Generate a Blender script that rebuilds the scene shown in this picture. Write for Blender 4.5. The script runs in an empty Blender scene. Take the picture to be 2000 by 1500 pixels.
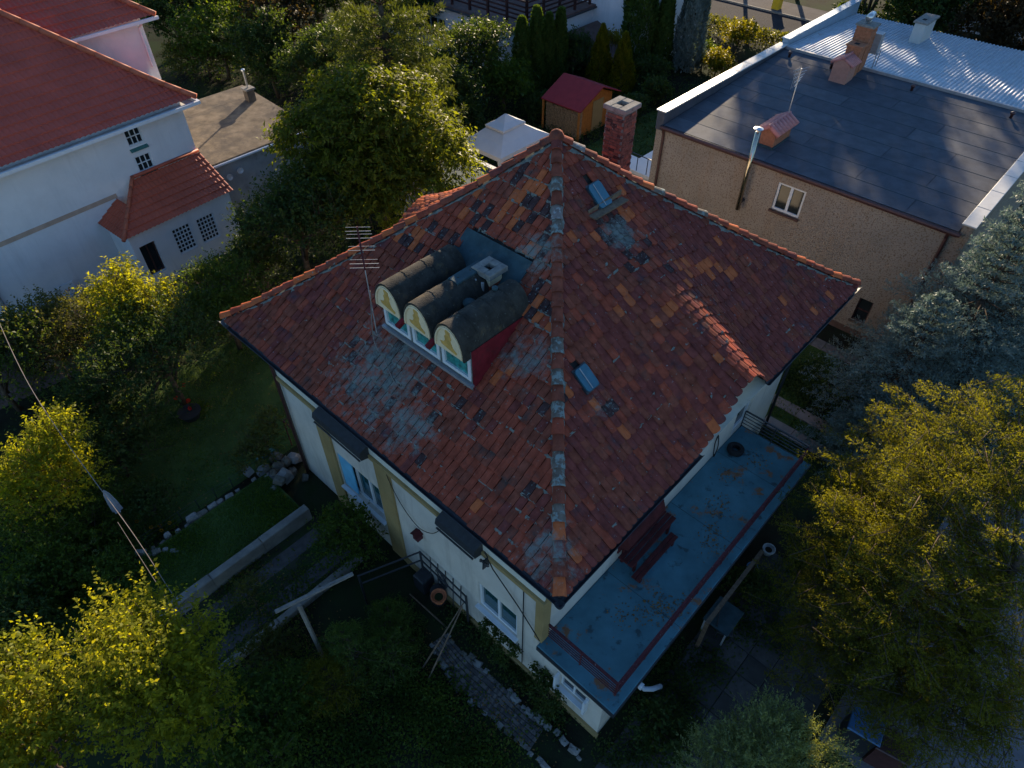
import bpy, math, random
import numpy as np
from mathutils import Vector, Matrix

R = math.radians
scene = bpy.context.scene
COL = scene.collection
rng = np.random.default_rng(11)
random.seed(11)

# ------------------------------------------------------------------ camera
CZ = 17.0; FPX = 1330.0; TILT = R(45.3)
cam = bpy.data.cameras.new('camera'); camo = bpy.data.objects.new('camera', cam); COL.objects.link(camo)
camo.location = (0, 0, CZ); camo.rotation_euler = (R(90) - TILT, 0, 0)
cam.sensor_width = 36; cam.lens = 36 * FPX / 2000; cam.clip_start = .1; cam.clip_end = 2000
scene.camera = camo

# ------------------------------------------------------------------ sky, sun, exposure
SUN_AZ, SUN_EL = R(12.5), R(15)          # azimuth to the right of the view direction (+Y), low autumn sun behind the scene
world = bpy.data.worlds.new('World'); scene.world = world; world.use_nodes = True
nt = world.node_tree; nt.nodes.clear()
sky = nt.nodes.new('ShaderNodeTexSky'); sky.sky_type = 'NISHITA'; sky.sun_disc = False
sky.sun_elevation = SUN_EL; sky.sun_rotation = SUN_AZ; sky.altitude = 100; sky.air_density = 1.15; sky.dust_density = .1; sky.ozone_density = 5
bg = nt.nodes.new('ShaderNodeBackground'); bg.inputs['Strength'].default_value = .1
wo = nt.nodes.new('ShaderNodeOutputWorld')
nt.links.new(sky.outputs[0], bg.inputs[0]); nt.links.new(bg.outputs[0], wo.inputs[0])
sl = bpy.data.lights.new('sun', 'SUN'); sl.energy = 5.0; sl.angle = R(.6); sl.color = (1, .8, .55)
so = bpy.data.objects.new('sun', sl); COL.objects.link(so)
sd = Vector((math.sin(SUN_AZ) * math.cos(SUN_EL), math.cos(SUN_AZ) * math.cos(SUN_EL), math.sin(SUN_EL)))
so.rotation_euler = sd.to_track_quat('Z', 'Y').to_euler(); so.location = (20, 60, 40)
scene.view_settings.view_transform = 'Standard'; scene.view_settings.look = 'None'
scene.view_settings.exposure = 1.3; scene.view_settings.gamma = 1
scene.render.engine = 'CYCLES'
scene.cycles.max_bounces = 6; scene.cycles.diffuse_bounces = 3; scene.cycles.transmission_bounces = 4; scene.cycles.glossy_bounces = 2
scene.cycles.use_denoising = True

# ------------------------------------------------------------------ geometry helpers
_c, _s = math.cos(TILT), math.sin(TILT)
def ray(px, py):
    x = (px - 1000) / FPX; up = -(py - 750) / FPX
    return np.array([x, _c + up * _s, -_s + up * _c])
def P(px, py, z=0.):
    "point of the place at height z that the photograph shows at (px, py)"
    d = ray(px, py); t = (z - CZ) / d[2]
    return np.array([d[0] * t, d[1] * t, z])
HO = np.array([.816, 5.647, 0.]); HYAW = R(43.04)
HU = np.array([math.sin(HYAW), math.cos(HYAW), 0]); HV = np.array([-math.cos(HYAW), math.sin(HYAW), 0])
HR = R(90) - HYAW
def W(u, v, z=0.): return HO + HU * u + HV * v + np.array([0, 0, z])
def LOC(p):
    q = np.asarray(p) - HO
    return np.array([q @ HU, q @ HV, p[2]])

class MB:
    "collects faces of one mesh"
    def __init__(s): s.v = []; s.f = []; s.m = []
    def add(s, vs, fs, m=0):
        o = len(s.v); s.v += [tuple(map(float, p)) for p in vs]
        s.f += [tuple(i + o for i in f) for f in fs]; s.m += [m] * len(fs)
        return s
    def box(s, x0, x1, y0, y1, z0, z1, m=0):
        return s.add([(x0, y0, z0), (x1, y0, z0), (x1, y1, z0), (x0, y1, z0), (x0, y0, z1), (x1, y0, z1), (x1, y1, z1), (x0, y1, z1)],
                     [(0, 3, 2, 1), (4, 5, 6, 7), (0, 1, 5, 4), (1, 2, 6, 5), (2, 3, 7, 6), (3, 0, 4, 7)], m)
    def cbox(s, x0, x1, y0, y1, z0, z1, b=.01, m=0):
        "box with chamfered upper edges and corners"
        vs = [(x0, y0, z0), (x1, y0, z0), (x1, y1, z0), (x0, y1, z0), (x0, y0, z1 - b), (x1, y0, z1 - b), (x1, y1, z1 - b), (x0, y1, z1 - b),
              (x0 + b, y0 + b, z1), (x1 - b, y0 + b, z1), (x1 - b, y1 - b, z1), (x0 + b, y1 - b, z1)]
        fs = [(0, 3, 2, 1), (0, 1, 5, 4), (1, 2, 6, 5), (2, 3, 7, 6), (3, 0, 4, 7), (4, 5, 9, 8), (5, 6, 10, 9), (6, 7, 11, 10), (7, 4, 8, 11), (8, 9, 10, 11)]
        return s.add(vs, fs, m)
    def obox(s, c, ax, ay, az, m=0):
        "box from centre and three half-axis vectors"
        c, ax, ay, az = map(np.asarray, (c, ax, ay, az)); vs = []
        for k in (-1, 1):
            for i, j in ((-1, -1), (1, -1), (1, 1), (-1, 1)): vs.append(c + ax * i + ay * j + az * k)
        return s.add(vs, [(0, 3, 2, 1), (4, 5, 6, 7), (0, 1, 5, 4), (1, 2, 6, 5), (2, 3, 7, 6), (3, 0, 4, 7)], m)
    def bar(s, p0, p1, w, h, up=(0, 0, 1), m=0):
        p0, p1 = np.asarray(p0, float), np.asarray(p1, float); d = p1 - p0; L = np.linalg.norm(d); d = d / L
        a = np.cross(d, up); a = a / max(np.linalg.norm(a), 1e-6); b = np.cross(a, d)
        return s.obox((p0 + p1) / 2, d * L / 2, a * w / 2, b * h / 2, m)
    def prism(s, poly, ext, m=0):
        n = len(poly); poly = [np.asarray(p, float) for p in poly]; ext = np.asarray(ext, float)
        vs = poly + [p + ext for p in poly]
        return s.add(vs, [tuple(range(n))[::-1], tuple(range(n, 2 * n))] + [(i, (i + 1) % n, n + (i + 1) % n, n + i) for i in range(n)], m)
    def tube(s, pts, r, n=6, m=0, caps=True):
        pts = [np.asarray(p, float) for p in pts]; k = len(pts)
        rs = r if hasattr(r, '__len__') else [r] * k
        vs = []; prev = None
        for i, p in enumerate(pts):
            d = pts[min(i + 1, k - 1)] - pts[max(i - 1, 0)]; d = d / max(np.linalg.norm(d), 1e-9)
            a = np.cross(d, (0, 0, 1) if abs(d[2]) < .95 else (1, 0, 0)) if prev is None else prev - d * (prev @ d)
            a = a / max(np.linalg.norm(a), 1e-9); prev = a; b = np.cross(d, a)
            for j in range(n):
                t = 2 * math.pi * j / n; vs.append(p + (a * math.cos(t) + b * math.sin(t)) * rs[i])
        fs = [(i * n + j, i * n + (j + 1) % n, (i + 1) * n + (j + 1) % n, (i + 1) * n + j) for i in range(k - 1) for j in range(n)]
        if caps: fs += [tuple(range(n))[::-1], tuple(range((k - 1) * n, k * n))]
        return s.add(vs, fs, m)
    def lathe(s, prof, c=(0, 0, 0), n=16, m=0, close=True):
        vs = []; k = len(prof)
        for r, z in prof:
            for j in range(n):
                t = 2 * math.pi * j / n; vs.append((c[0] + r * math.cos(t), c[1] + r * math.sin(t), c[2] + z))
        fs = [(i * n + j, i * n + (j + 1) % n, (i + 1) * n + (j + 1) % n, (i + 1) * n + j) for i in range(k - 1) for j in range(n)]
        if close: fs += [tuple(range(n))[::-1], tuple(range((k - 1) * n, k * n))]
        return s.add(vs, fs, m)
    def grid(s, fn, us, vs_, m=0, keep=None):
        nu, nv = len(us), len(vs_)
        pts = [fn(a, b) for b in vs_ for a in us]
        fs = [(j * nu + i, j * nu + i + 1, (j + 1) * nu + i + 1, (j + 1) * nu + i) for j in range(nv - 1) for i in range(nu - 1)
              if keep is None or keep(us[i], vs_[j])]
        return s.add(pts, fs, m)
    def mesh(s, name, mats, smooth=False):
        me = bpy.data.meshes.new(name); me.from_pydata(s.v, [], s.f)
        for mm in (mats if isinstance(mats, (list, tuple)) else [mats]): me.materials.append(mm)
        if any(s.m): me.polygons.foreach_set('material_index', s.m)
        if smooth: me.polygons.foreach_set('use_smooth', [True] * len(me.polygons))
        me.update(); return me
    def build(s, name, mats, parent=None, smooth=False, loc=None, rz=None):
        return link(name, s.mesh(name, mats, smooth), parent, loc, rz)

def link(name, me, parent=None, loc=None, rz=None):
    o = bpy.data.objects.new(name, me); COL.objects.link(o)
    if parent is not None: o.parent = parent
    if loc is not None: o.location = tuple(map(float, loc))
    if rz is not None: o.rotation_euler = (0, 0, rz)
    return o
def tag(o, label=None, cat=None, group=None, kind=None):
    if label: o['label'] = label
    if cat: o['category'] = cat
    if group: o['group'] = group
    if kind: o['kind'] = kind
    return o
def thing(name, label, cat, loc=(0, 0, 0), rz=0., group=None):
    o = bpy.data.objects.new(name, None); COL.objects.link(o); o.empty_display_size = .3
    o.location = tuple(map(float, loc)); o.rotation_euler = (0, 0, rz)
    return tag(o, label, cat, group)
def struct(name, mb, mat, **k): return tag(mb.build(name, mat, **k), kind='structure')

def wall(mb, fr, x0, x1, z0, z1, holes=(), depth=.18, m=0, mr=0):
    "flat wall in the frame (origin, along, out) with openings and their reveals"
    o, ax, out = (np.asarray(q, float) for q in fr); up = np.array([0, 0, 1.])
    pt = lambda x, z, d=0.: o + ax * x + up * z - out * d
    xs = sorted({x0, x1, *[h[0] for h in holes], *[h[1] for h in holes]}); zs = sorted({z0, z1, *[h[2] for h in holes], *[h[3] for h in holes]})
    for i in range(len(xs) - 1):
        for j in range(len(zs) - 1):
            cx, cz = (xs[i] + xs[i + 1]) / 2, (zs[j] + zs[j + 1]) / 2
            if any(h[0] < cx < h[1] and h[2] < cz < h[3] for h in holes): continue
            mb.add([pt(xs[i], zs[j]), pt(xs[i + 1], zs[j]), pt(xs[i + 1], zs[j + 1]), pt(xs[i], zs[j + 1])], [(0, 1, 2, 3)], m)
    for a, b, c, d in holes:
        for (p, q) in (((a, c), (a, d)), ((a, d), (b, d)), ((b, d), (b, c)), ((b, c), (a, c))):
            mb.add([pt(*p), pt(*q), pt(*q, depth), pt(*p, depth)], [(0, 1, 2, 3)], mr)
    return mb
def window(parent, fr, x0, x1, z0, z1, nx=2, ny=1, fmat=None, gmat=None, fw=.06, mw=.045, depth=.12, sill=None, sillmat=None, name='window'):
    "frame with mullions (one part) and its panes (sub-parts), set into a reveal"
    o, ax, out = (np.asarray(q, float) for q in fr); up = np.array([0, 0, 1.])
    f = MB()
    def rect(a, b, c, d, d0, d1): f.obox(o + ax * (a + b) / 2 + up * (c + d) / 2 - out * (d0 + d1) / 2, ax * (b - a) / 2, out * (d1 - d0) / 2, up * (d - c) / 2)
    d0, d1 = depth - .05, depth + .03
    rect(x0, x1, z0, z0 + fw, d0, d1); rect(x0, x1, z1 - fw, z1, d0, d1)
    rect(x0, x0 + fw, z0 + fw, z1 - fw, d0, d1); rect(x1 - fw, x1, z0 + fw, z1 - fw, d0, d1)
    xs = np.linspace(x0 + fw / 2, x1 - fw / 2, nx + 1); zs = np.linspace(z0 + fw / 2, z1 - fw / 2, ny + 1)
    for x in xs[1:-1]: rect(x - mw / 2, x + mw / 2, z0 + fw, z1 - fw, d0 + .004, d1 - .004)
    for z in zs[1:-1]: rect(x0 + fw, x1 - fw, z - mw / 2, z + mw / 2, d0 + .008, d1 - .008)
    if sill: f.obox(o + ax * (x0 + x1) / 2 + up * (z0 - sill / 2 - .002) - out * (depth / 2 - .06), ax * ((x1 - x0) / 2 + .05), out * (depth / 2 + .05), up * sill / 2, 1)
    fo = f.build(name, [fmat, sillmat or fmat], parent)
    for i in range(nx):
        for j in range(ny):
            p = MB(); a, b, c, d = xs[i], xs[i + 1], zs[j], zs[j + 1]
            p.obox(o + ax * (a + b) / 2 + up * (c + d) / 2 - out * (depth + .005 + .003 * random.random()), ax * (b - a) / 2 * .97, out * .006, up * (d - c) / 2 * .97)
            p.build('pane', gmat, fo)
    return fo

# ------------------------------------------------------------------ materials
def _n(t, kind, **kw):
    n = t.nodes.new('ShaderNode' + kind)
    for k, v in kw.items(): setattr(n, k, v)
    return n
def mat(name, col, rough=.8, var=.25, scale=3., bump=.15, bscale=60., spec=.16, stain=None, sscale=1.2, slo=.55, shi=.7, metal=0., speck=None, sp_scale=30., sp_lo=.62, streak=None, detail=4., hue=None, patches=None, pcol=(.17, .2, .185)):
    "weathered surface: base colour varied by noise in place, optional stains and speckles, fine bump"
    m = bpy.data.materials.new(name); m.use_nodes = True; t = m.node_tree; t.nodes.clear(); L = t.links.new
    out = _n(t, 'OutputMaterial'); b = _n(t, 'BsdfPrincipled'); L(b.outputs[0], out.inputs[0])
    b.inputs['Roughness'].default_value = rough; b.inputs['Metallic'].default_value = metal; b.inputs['Specular IOR Level'].default_value = spec
    g = _n(t, 'NewGeometry')
    def noise(sc, det=4., rg=.6, stretch=None):
        n = _n(t, 'TexNoise'); n.inputs['Scale'].default_value = sc; n.inputs['Detail'].default_value = det; n.inputs['Roughness'].default_value = rg
        if stretch:
            mp = _n(t, 'Mapping'); mp.inputs['Scale'].default_value = stretch; L(g.outputs['Position'], mp.inputs['Vector']); L(mp.outputs[0], n.inputs['Vector'])
        else: L(g.outputs['Position'], n.inputs['Vector'])
        return n.outputs['Fac']
    def ramp(src, lo, hi):
        r = _n(t, 'MapRange'); r.inputs['From Min'].default_value = lo; r.inputs['From Max'].default_value = hi; L(src, r.inputs['Value']); return r.outputs[0]
    def mix(f, a, bb):
        x = _n(t, 'Mix', data_type='RGBA')
        for s_, v_ in ((x.inputs[0], f), (x.inputs[6], a), (x.inputs[7], bb)):
            if hasattr(v_, 'links') or hasattr(v_, 'is_linked'): L(v_, s_)
            elif isinstance(v_, (int, float)): s_.default_value = v_
            else: s_.default_value = (*v_, 1)
        return x.outputs[2]
    c = np.array(col)
    hi_ = np.clip(c * (1 + var), 0, 1); lo_ = c * (1 - var)
    if hue is not None: hi_ = np.array(hue)
    o = mix(ramp(noise(scale, detail), .3, .7), tuple(lo_), tuple(hi_))
    if stain is not None: o = mix(ramp(noise(sscale, 6., .7), slo, shi), o, stain)
    if streak is not None: o = mix(ramp(noise(2.2, 5., .7, (1, 1, .12)), .52, .85), o, streak)
    if speck is not None: o = mix(ramp(noise(sp_scale, 3.), sp_lo, sp_lo + .08), o, speck)
    if patches:
        acc = None
        for (x_, y_, z_, r_) in patches:
            vm = _n(t, 'VectorMath', operation='DISTANCE'); L(g.outputs['Position'], vm.inputs[0]); vm.inputs[1].default_value = (x_, y_, z_)
            e_ = ramp(vm.outputs['Value'], r_, r_ * .25)
            if acc is None: acc = e_
            else: mx = _n(t, 'Math', operation='MAXIMUM'); L(acc, mx.inputs[0]); L(e_, mx.inputs[1]); acc = mx.outputs[0]
        nn = noise(4.2, 9., .8); ad = _n(t, 'Math', operation='MULTIPLY_ADD'); L(acc, ad.inputs[0]); ad.inputs[1].default_value = .27; L(nn, ad.inputs[2])
        mk = _n(t, 'Math', operation='MULTIPLY'); L(ramp(ad.outputs[0], .66, .84), mk.inputs[0]); mk.inputs[1].default_value = .9
        o = mix(mk.outputs[0], o, pcol)
    L(o, b.inputs['Base Color'])
    if bump:
        bn = _n(t, 'Bump'); bn.inputs['Strength'].default_value = bump; bn.inputs['Distance'].default_value = .02
        L(noise(bscale, 3.), bn.inputs['Height']); L(bn.outputs[0], b.inputs['Normal'])
    return m
def leafmat(name, ca, cb, trans=.42, rough=.5, tcol=None):
    m = bpy.data.materials.new(name); m.use_nodes = True; t = m.node_tree; t.nodes.clear(); L = t.links.new
    out = _n(t, 'OutputMaterial'); at = _n(t, 'Attribute'); at.attribute_name = 'tint'
    x = _n(t, 'Mix', data_type='RGBA'); x.inputs[6].default_value = (*ca, 1); x.inputs[7].default_value = (*cb, 1); L(at.outputs['Fac'], x.inputs[0])
    d = _n(t, 'BsdfPrincipled'); d.inputs['Roughness'].default_value = rough; d.inputs['Specular IOR Level'].default_value = .1; L(x.outputs[2], d.inputs['Base Color'])
    tr = _n(t, 'BsdfTranslucent'); mt = _n(t, 'Mix', data_type='RGBA', blend_type='MULTIPLY'); mt.inputs[0].default_value = 1
    L(x.outputs[2], mt.inputs[6]); mt.inputs[7].default_value = (*(tcol or (3.1, 2.75, .55)), 1); L(mt.outputs[2], tr.inputs[0])
    ms = _n(t, 'MixShader'); ms.inputs[0].default_value = trans; L(d.outputs[0], ms.inputs[1]); L(tr.outputs[0], ms.inputs[2]); L(ms.outputs[0], out.inputs[0])
    return m
def glassmat(name, col, rough=.06):
    m = bpy.data.materials.new(name); m.use_nodes = True; b = m.node_tree.nodes['Principled BSDF']
    b.inputs['Base Color'].default_value = (*col, 1); b.inputs['Roughness'].default_value = rough; b.inputs['Specular IOR Level'].default_value = .6
    return m
M = {}
# roof tiles
PATCH = [(*W(1.05, 5.9, 6.85), 2.3), (*W(.6, 4.6, 6.5), 1.2), (*W(6.05, 3.55, 9.0), .9), (*W(3.1, 1.5, 7.4), .5), (*W(.4, .6, 6.3), .9), (*W(2.6, 3.2, 7.9), .9), (*W(4.2, 4.3, 9.0), .9)]
LICH = (.20, .235, .215)
M['tile_red'] = mat('tile_red', (.265, .061, .036), .75, .3, 5, .3, 90, stain=(.11, .06, .05), sscale=2.2, speck=LICH, sp_scale=13, sp_lo=.66, patches=PATCH, spec=.04)
M['tile_orange'] = mat('tile_orange', (.44, .112, .042), .7, .22, 6, .25, 90, stain=(.2, .075, .05), sscale=3, speck=LICH, sp_scale=13, sp_lo=.66, patches=PATCH, spec=.04)
M['tile_brown'] = mat('tile_brown', (.2, .058, .037), .8, .35, 5, .3, 90, stain=(.075, .05, .045), sscale=2, speck=LICH, sp_scale=13, sp_lo=.66, patches=PATCH, spec=.04)
M['tile_plum'] = mat('tile_plum', (.17, .046, .037), .75, .3, 5, .3, 90, stain=(.075, .045, .05), sscale=2, speck=(.26, .24, .25), sp_scale=13, sp_lo=.66, patches=PATCH, spec=.04)
M['tile_dark'] = mat('tile_dark', (.06, .034, .033), .8, .4, 6, .35, 80, speck=(.19, .22, .21), sp_scale=20, sp_lo=.6, patches=PATCH, spec=.04)
M['tile_lichen'] = mat('tile_lichen', (.14, .115, .095), .9, .35, 7, .4, 70, stain=(.2, .075, .05), sscale=4, speck=(.21, .25, .235), sp_scale=8, sp_lo=.5)
M['tile_pale'] = mat('tile_pale', (.2, .17, .16), .9, .3, 9, .4, 70, stain=(.2, .1, .08), sscale=5, speck=(.3, .31, .31), sp_scale=12, sp_lo=.55)
M['mortar'] = mat('mortar', (.15, .165, .155), .95, .4, 8, .5, 50, speck=(.1, .13, .11), sp_scale=20)
M['deck'] = mat('deck', (.05, .045, .04), .95, .3, 6, .2)
M['cream'] = mat('cream_render', (.58, .53, .46), .9, .08, 1.2, .25, 140, stain=(.4, .36, .3), sscale=.7, slo=.5, shi=.9, streak=(.33, .29, .24))
M['ochre'] = mat('ochre_render', (.32, .225, .1), .9, .1, 2, .2, 140, streak=(.25, .17, .07))
M['cornice'] = mat('cornice_paint', (.6, .57, .48), .85, .07, 2, .1, 120, streak=(.42, .38, .3))
M['metal_dark'] = mat('dark_metal', (.025, .028, .034), .5, .3, 8, .05, spec=.5)
M['metal_brown'] = mat('brown_metal', (.06, .022, .02), .5, .3, 8, .05, spec=.5)
M['rust'] = mat('rusty_paint', (.085, .024, .03), .75, .35, 14, .3, stain=(.3, .27, .27), sscale=16, slo=.62, shi=.7)
M['terrace'] = mat('terrace_paint', (.065, .16, .2), .85, .22, 1.6, .25, 120, stain=(.2, .1, .055), sscale=1.9, slo=.585, shi=.65, speck=(.04, .075, .09), sp_scale=3, sp_lo=.6)
M['white_frame'] = mat('white_frame', (.62, .64, .66), .45, .06, 5, .03, spec=.5)
M['blue_panel'] = mat('blue_panel', (.13, .4, .6), .6, .1, 4, .05)
M['glass'] = glassmat('window_glass', (.015, .022, .026))
M['glass_house'] = glassmat('house_glass', (.012, .06, .068))
M['glass_teal'] = mat('teal_glass', (.025, .2, .185), .12, .6, 9, 0, spec=.7, detail=2)  # teal panes with a mottled tone
M['barrel_felt'] = mat('barrel_felt', (.042, .038, .032), .92, .4, 4, .5, 40, stain=(.13, .09, .045), sscale=2.8, slo=.54, shi=.78, speck=(.09, .085, .07), sp_scale=14)
M['patch_felt'] = mat('patch_felt', (.035, .065, .075), .75, .25, 4, .25, 60, stain=(.08, .09, .085), sscale=3)
M['gable_cream'] = mat('gable_cream', (.72, .57, .36), .8, .08, 6, .1, stain=(.5, .42, .25), sscale=5, slo=.6, shi=.8)
M['gable_gold'] = mat('gable_gold', (.52, .31, .085), .85, .2, 8, .15)
M['red_paint'] = mat('red_paint', (.17, .014, .02), .8, .3, 4, .2, stain=(.09, .02, .022), sscale=3)
M['brick'] = mat('old_brick', (.135, .066, .052), .9, .45, 9, .5, 60, stain=(.1, .06, .055), sscale=4)
M['brick2'] = mat('bright_brick', (.21, .085, .06), .9, .3, 9, .4, 60)
M['concrete'] = mat('concrete', (.22, .205, .185), .95, .25, 7, .5, 45, speck=(.12, .12, .11), sp_scale=16)
M['sky_blue'] = mat('skylight_blue', (.025, .11, .16), .25, .15, 6, .02, spec=.6)
M['alu'] = mat('aluminium', (.55, .56, .57), .35, .12, 8, .02, spec=.6, metal=.8)
M['alu_dull'] = mat('dull_aluminium', (.4, .38, .37), .6, .15, 10, .02, spec=.4, metal=.4)
M['timber'] = mat('old_timber', (.16, .11, .075), .9, .35, 9, .4, 60)
M['timber_grey'] = mat('weathered_timber', (.22, .2, .18), .9, .25, 9, .3, 60)
M['dark_red_wood'] = mat('dark_red_wood', (.075, .017, .018), .7, .3, 6, .2)
M['rubber'] = mat('rubber', (.018, .018, .02), .85, .3, 9, .2)
# white house
M['render_white'] = mat('white_render', (.66, .66, .67), .9, .05, .8, .2, 120, stain=(.55, .55, .56), sscale=.6, slo=.45, shi=.85, streak=(.52, .52, .53))
M['band'] = mat('tan_band', (.42, .31, .24), .9, .12, 3, .1)
M['metal_tile'] = mat('metal_tile', (.36, .062, .036), .6, .16, .8, .05, 40, spec=.4)
M['porch_tile'] = mat('porch_tile', (.38, .075, .038), .6, .16, 1.5, .05, 40, spec=.35)
M['hip_cap'] = mat('hip_cap', (.4, .11, .06), .6, .2, 5, .1)
M['white_metal'] = mat('white_metal', (.62, .64, .67), .45, .06, 5, .02, spec=.5)
M['green_sill'] = mat('green_sill', (.05, .14, .13), .6, .2, 8, .1)
M['felt_tan'] = mat('tan_felt_shaded', (.165, .13, .095), .95, .35, 2.5, .4, 60, stain=(.08, .068, .06), sscale=.8, slo=.45, shi=.65)  # dark blotches paint the walnut's shade into the garage roof felt
M['plaster_grey'] = mat('grey_plaster', (.33, .35, .37), .95, .2, 1.4, .3, 60, stain=(.2, .21, .22), sscale=1)
M['plinth'] = mat('plinth', (.13, .085, .07), .9, .2, 5, .2)
# brown building
M['pebble'] = mat('pebbledash', (.285, .24, .195), .95, .12, .9, .9, 34, speck=(.17, .125, .09), sp_scale=21, sp_lo=.53, streak=(.3, .2, .13))
M['felt'] = [mat('roof_felt_%d' % i, (.062 + .006 * i, .068 + .006 * i, .084 + .006 * i), .85, .2, 2.2, .25, 70, stain=(.1, .098, .105), sscale=.9, slo=.55, shi=.85, spec=.2) for i in range(4)]
M['galv'] = mat('galvanised', (.36, .41, .46), .5, .16, 3, .06, 20, spec=.5, metal=.35, stain=(.3, .2, .14), sscale=1.3, slo=.62, shi=.75)
M['cap_white'] = mat('white_capping', (.46, .45, .43), .5, .08, 4, .03, spec=.5)
M['cap_blue'] = mat('zinc_capping', (.33, .42, .5), .4, .1, 3, .03, spec=.5, metal=.3)
M['flash'] = mat('flashing', (.3, .3, .31), .5, .15, 5, .05, spec=.5, metal=.4)
M['chim_pink'] = mat('pink_render', (.42, .2, .15), .85, .12, 5, .15)
M['chim_brick'] = mat('orange_brick', (.36, .14, .075), .85, .25, 9, .3)
M['chim_cap'] = mat('cap_tiles', (.5, .2, .18), .7, .12, 9, .1)
M['steel'] = mat('flue_steel', (.5, .44, .34), .2, .1, 6, .01, spec=.6, metal=.95)
# ground
M['soil'] = mat('soil', (.026, .025, .018), .98, .45, .7, .8, 9, stain=(.022, .035, .014), sscale=.35, slo=.4, shi=.6, spec=.03)
M['ramp'] = mat('ramp_soil', (.042, .044, .03), .98, .4, 2, .6, 20, stain=(.03, .055, .016), sscale=1.2, slo=.45, shi=.6, spec=.03)
M['lawn'] = mat('lawn_soil', (.045, .075, .02), .98, .35, 1.2, .6, 30)
M['paver'] = mat('paver', (.16, .14, .13), .95, .25, 6, .4, 50)
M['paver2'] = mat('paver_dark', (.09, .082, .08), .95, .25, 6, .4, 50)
M['paver_drive'] = mat('drive_paver', (.165, .15, .16), .9, .2, 3, .3, 60)
M['slab'] = mat('path_slab', (.24, .19, .165), .95, .2, 2, .3, 60)
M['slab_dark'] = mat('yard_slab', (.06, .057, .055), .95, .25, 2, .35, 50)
M['stone2'] = mat('dirty_stone', (.13, .12, .1), .95, .4, 5, .5, 40)
M['stone'] = mat('edging_stone', (.22, .21, .2), .95, .3, 4, .5, 40)
M['wallstone'] = mat('garden_wall', (.21, .195, .175), .95, .25, 2.5, .5, 40, streak=(.12, .12, .1))
M['asphalt'] = mat('asphalt', (.036, .035, .042), .95, .15, .6, .3, 90, spec=.04)
M['pavement'] = mat('pavement', (.09, .082, .085), .95, .15, 1, .3, 70, spec=.04)
M['white_slab'] = mat('white_terrace', (.78, .75, .7), .8, .05, 2, .1)
M['canvas'] = mat('canvas', (.58, .56, .55), .9, .05, 2, .1, 90)
M['shed_red'] = mat('shed_roof', (.26, .03, .035), .75, .12, 3, .2, 90)
M['shed_wood'] = mat('shed_wood', (.4, .15, .035), .7, .2, 5, .2, 50)
M['log'] = mat('log', (.3, .2, .11), .9, .4, 14, .3)
M['pergola'] = mat('pergola_wood', (.045, .02, .018), .8, .3, 6, .2)
M['roof_brown'] = mat('brown_terrace', (.13, .085, .075), .9, .25, 3, .3)
M['bark'] = mat('bark', (.085, .062, .045), .95, .4, 8, .7, 30)
M['terracotta'] = mat('terracotta', (.4, .13, .06), .85, .2, 6, .2)
M['plastic_blue'] = mat('blue_plastic', (.05, .14, .3), .45, .1, 4, .03, spec=.5)
M['plastic_grey'] = mat('grey_plastic', (.35, .37, .4), .5, .1, 4, .03, spec=.5)
M['plastic_black'] = mat('black_plastic', (.02, .022, .026), .5, .2, 4, .05, spec=.5)
M['yellow'] = mat('yellow_plastic', (.6, .42, .03), .5, .1, 4, .03)
M['car_black'] = mat('car_paint', (.012, .013, .017), .22, .2, 3, 0, spec=.6)
M['flower_red'] = mat('red_petals', (.6, .02, .02), .6, .2, 20, 0)
M['flower_pale'] = mat('pale_petals', (.4, .5, .2), .7, .2, 20, .3)
M['cable'] = mat('cable', (.02, .02, .022), .7, .2, 9, 0)
M['cable_pale'] = mat('pale_cable', (.2, .17, .15), .7, .2, 9, 0)
M['cloth_white'] = mat('umbrella_cloth', (.34, .35, .4), .9, .12, 6, .2, stain=(.1, .12, .35), sscale=5, slo=.6, shi=.65)
# foliage
M['lf_lit'] = leafmat('leaf_sunlit_yellow', (.095, .125, .015), (.23, .225, .022), .54)  # sunlight is put into this brighter, yellower leaf colour
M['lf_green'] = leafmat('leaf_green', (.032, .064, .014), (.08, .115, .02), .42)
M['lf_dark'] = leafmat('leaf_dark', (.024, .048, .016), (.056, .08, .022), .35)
M['lf_olive'] = leafmat('leaf_olive', (.04, .055, .018), (.1, .1, .03), .4)
M['lf_walnut'] = leafmat('leaf_walnut', (.035, .058, .013), (.125, .14, .018), .48)
M['lf_gold'] = leafmat('leaf_gold', (.06, .07, .008), (.16, .14, .012), .45)
M['lf_orange'] = leafmat('leaf_orange', (.08, .055, .01), (.2, .11, .015), .4)
M['lf_russet'] = leafmat('leaf_russet', (.03, .025, .015), (.07, .045, .022), .35)
M['nd_blue'] = leafmat('needle_blue', (.085, .12, .112), (.2, .25, .23), .2, tcol=(1.3, 1.4, 1.1))
M['nd_pine'] = leafmat('needle_pine', (.03, .05, .018), (.078, .095, .03), .3)
M['nd_yew'] = leafmat('needle_yew', (.045, .058, .012), (.155, .15, .018), .42)
M['nd_thuja'] = leafmat('needle_thuja', (.032, .066, .018), (.07, .105, .024), .3)
M['nd_juniper'] = leafmat('needle_juniper', (.09, .125, .075), (.21, .235, .1), .3)
M['grass'] = leafmat('grass_blade', (.04, .085, .016), (.08, .125, .022), .35)
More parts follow.
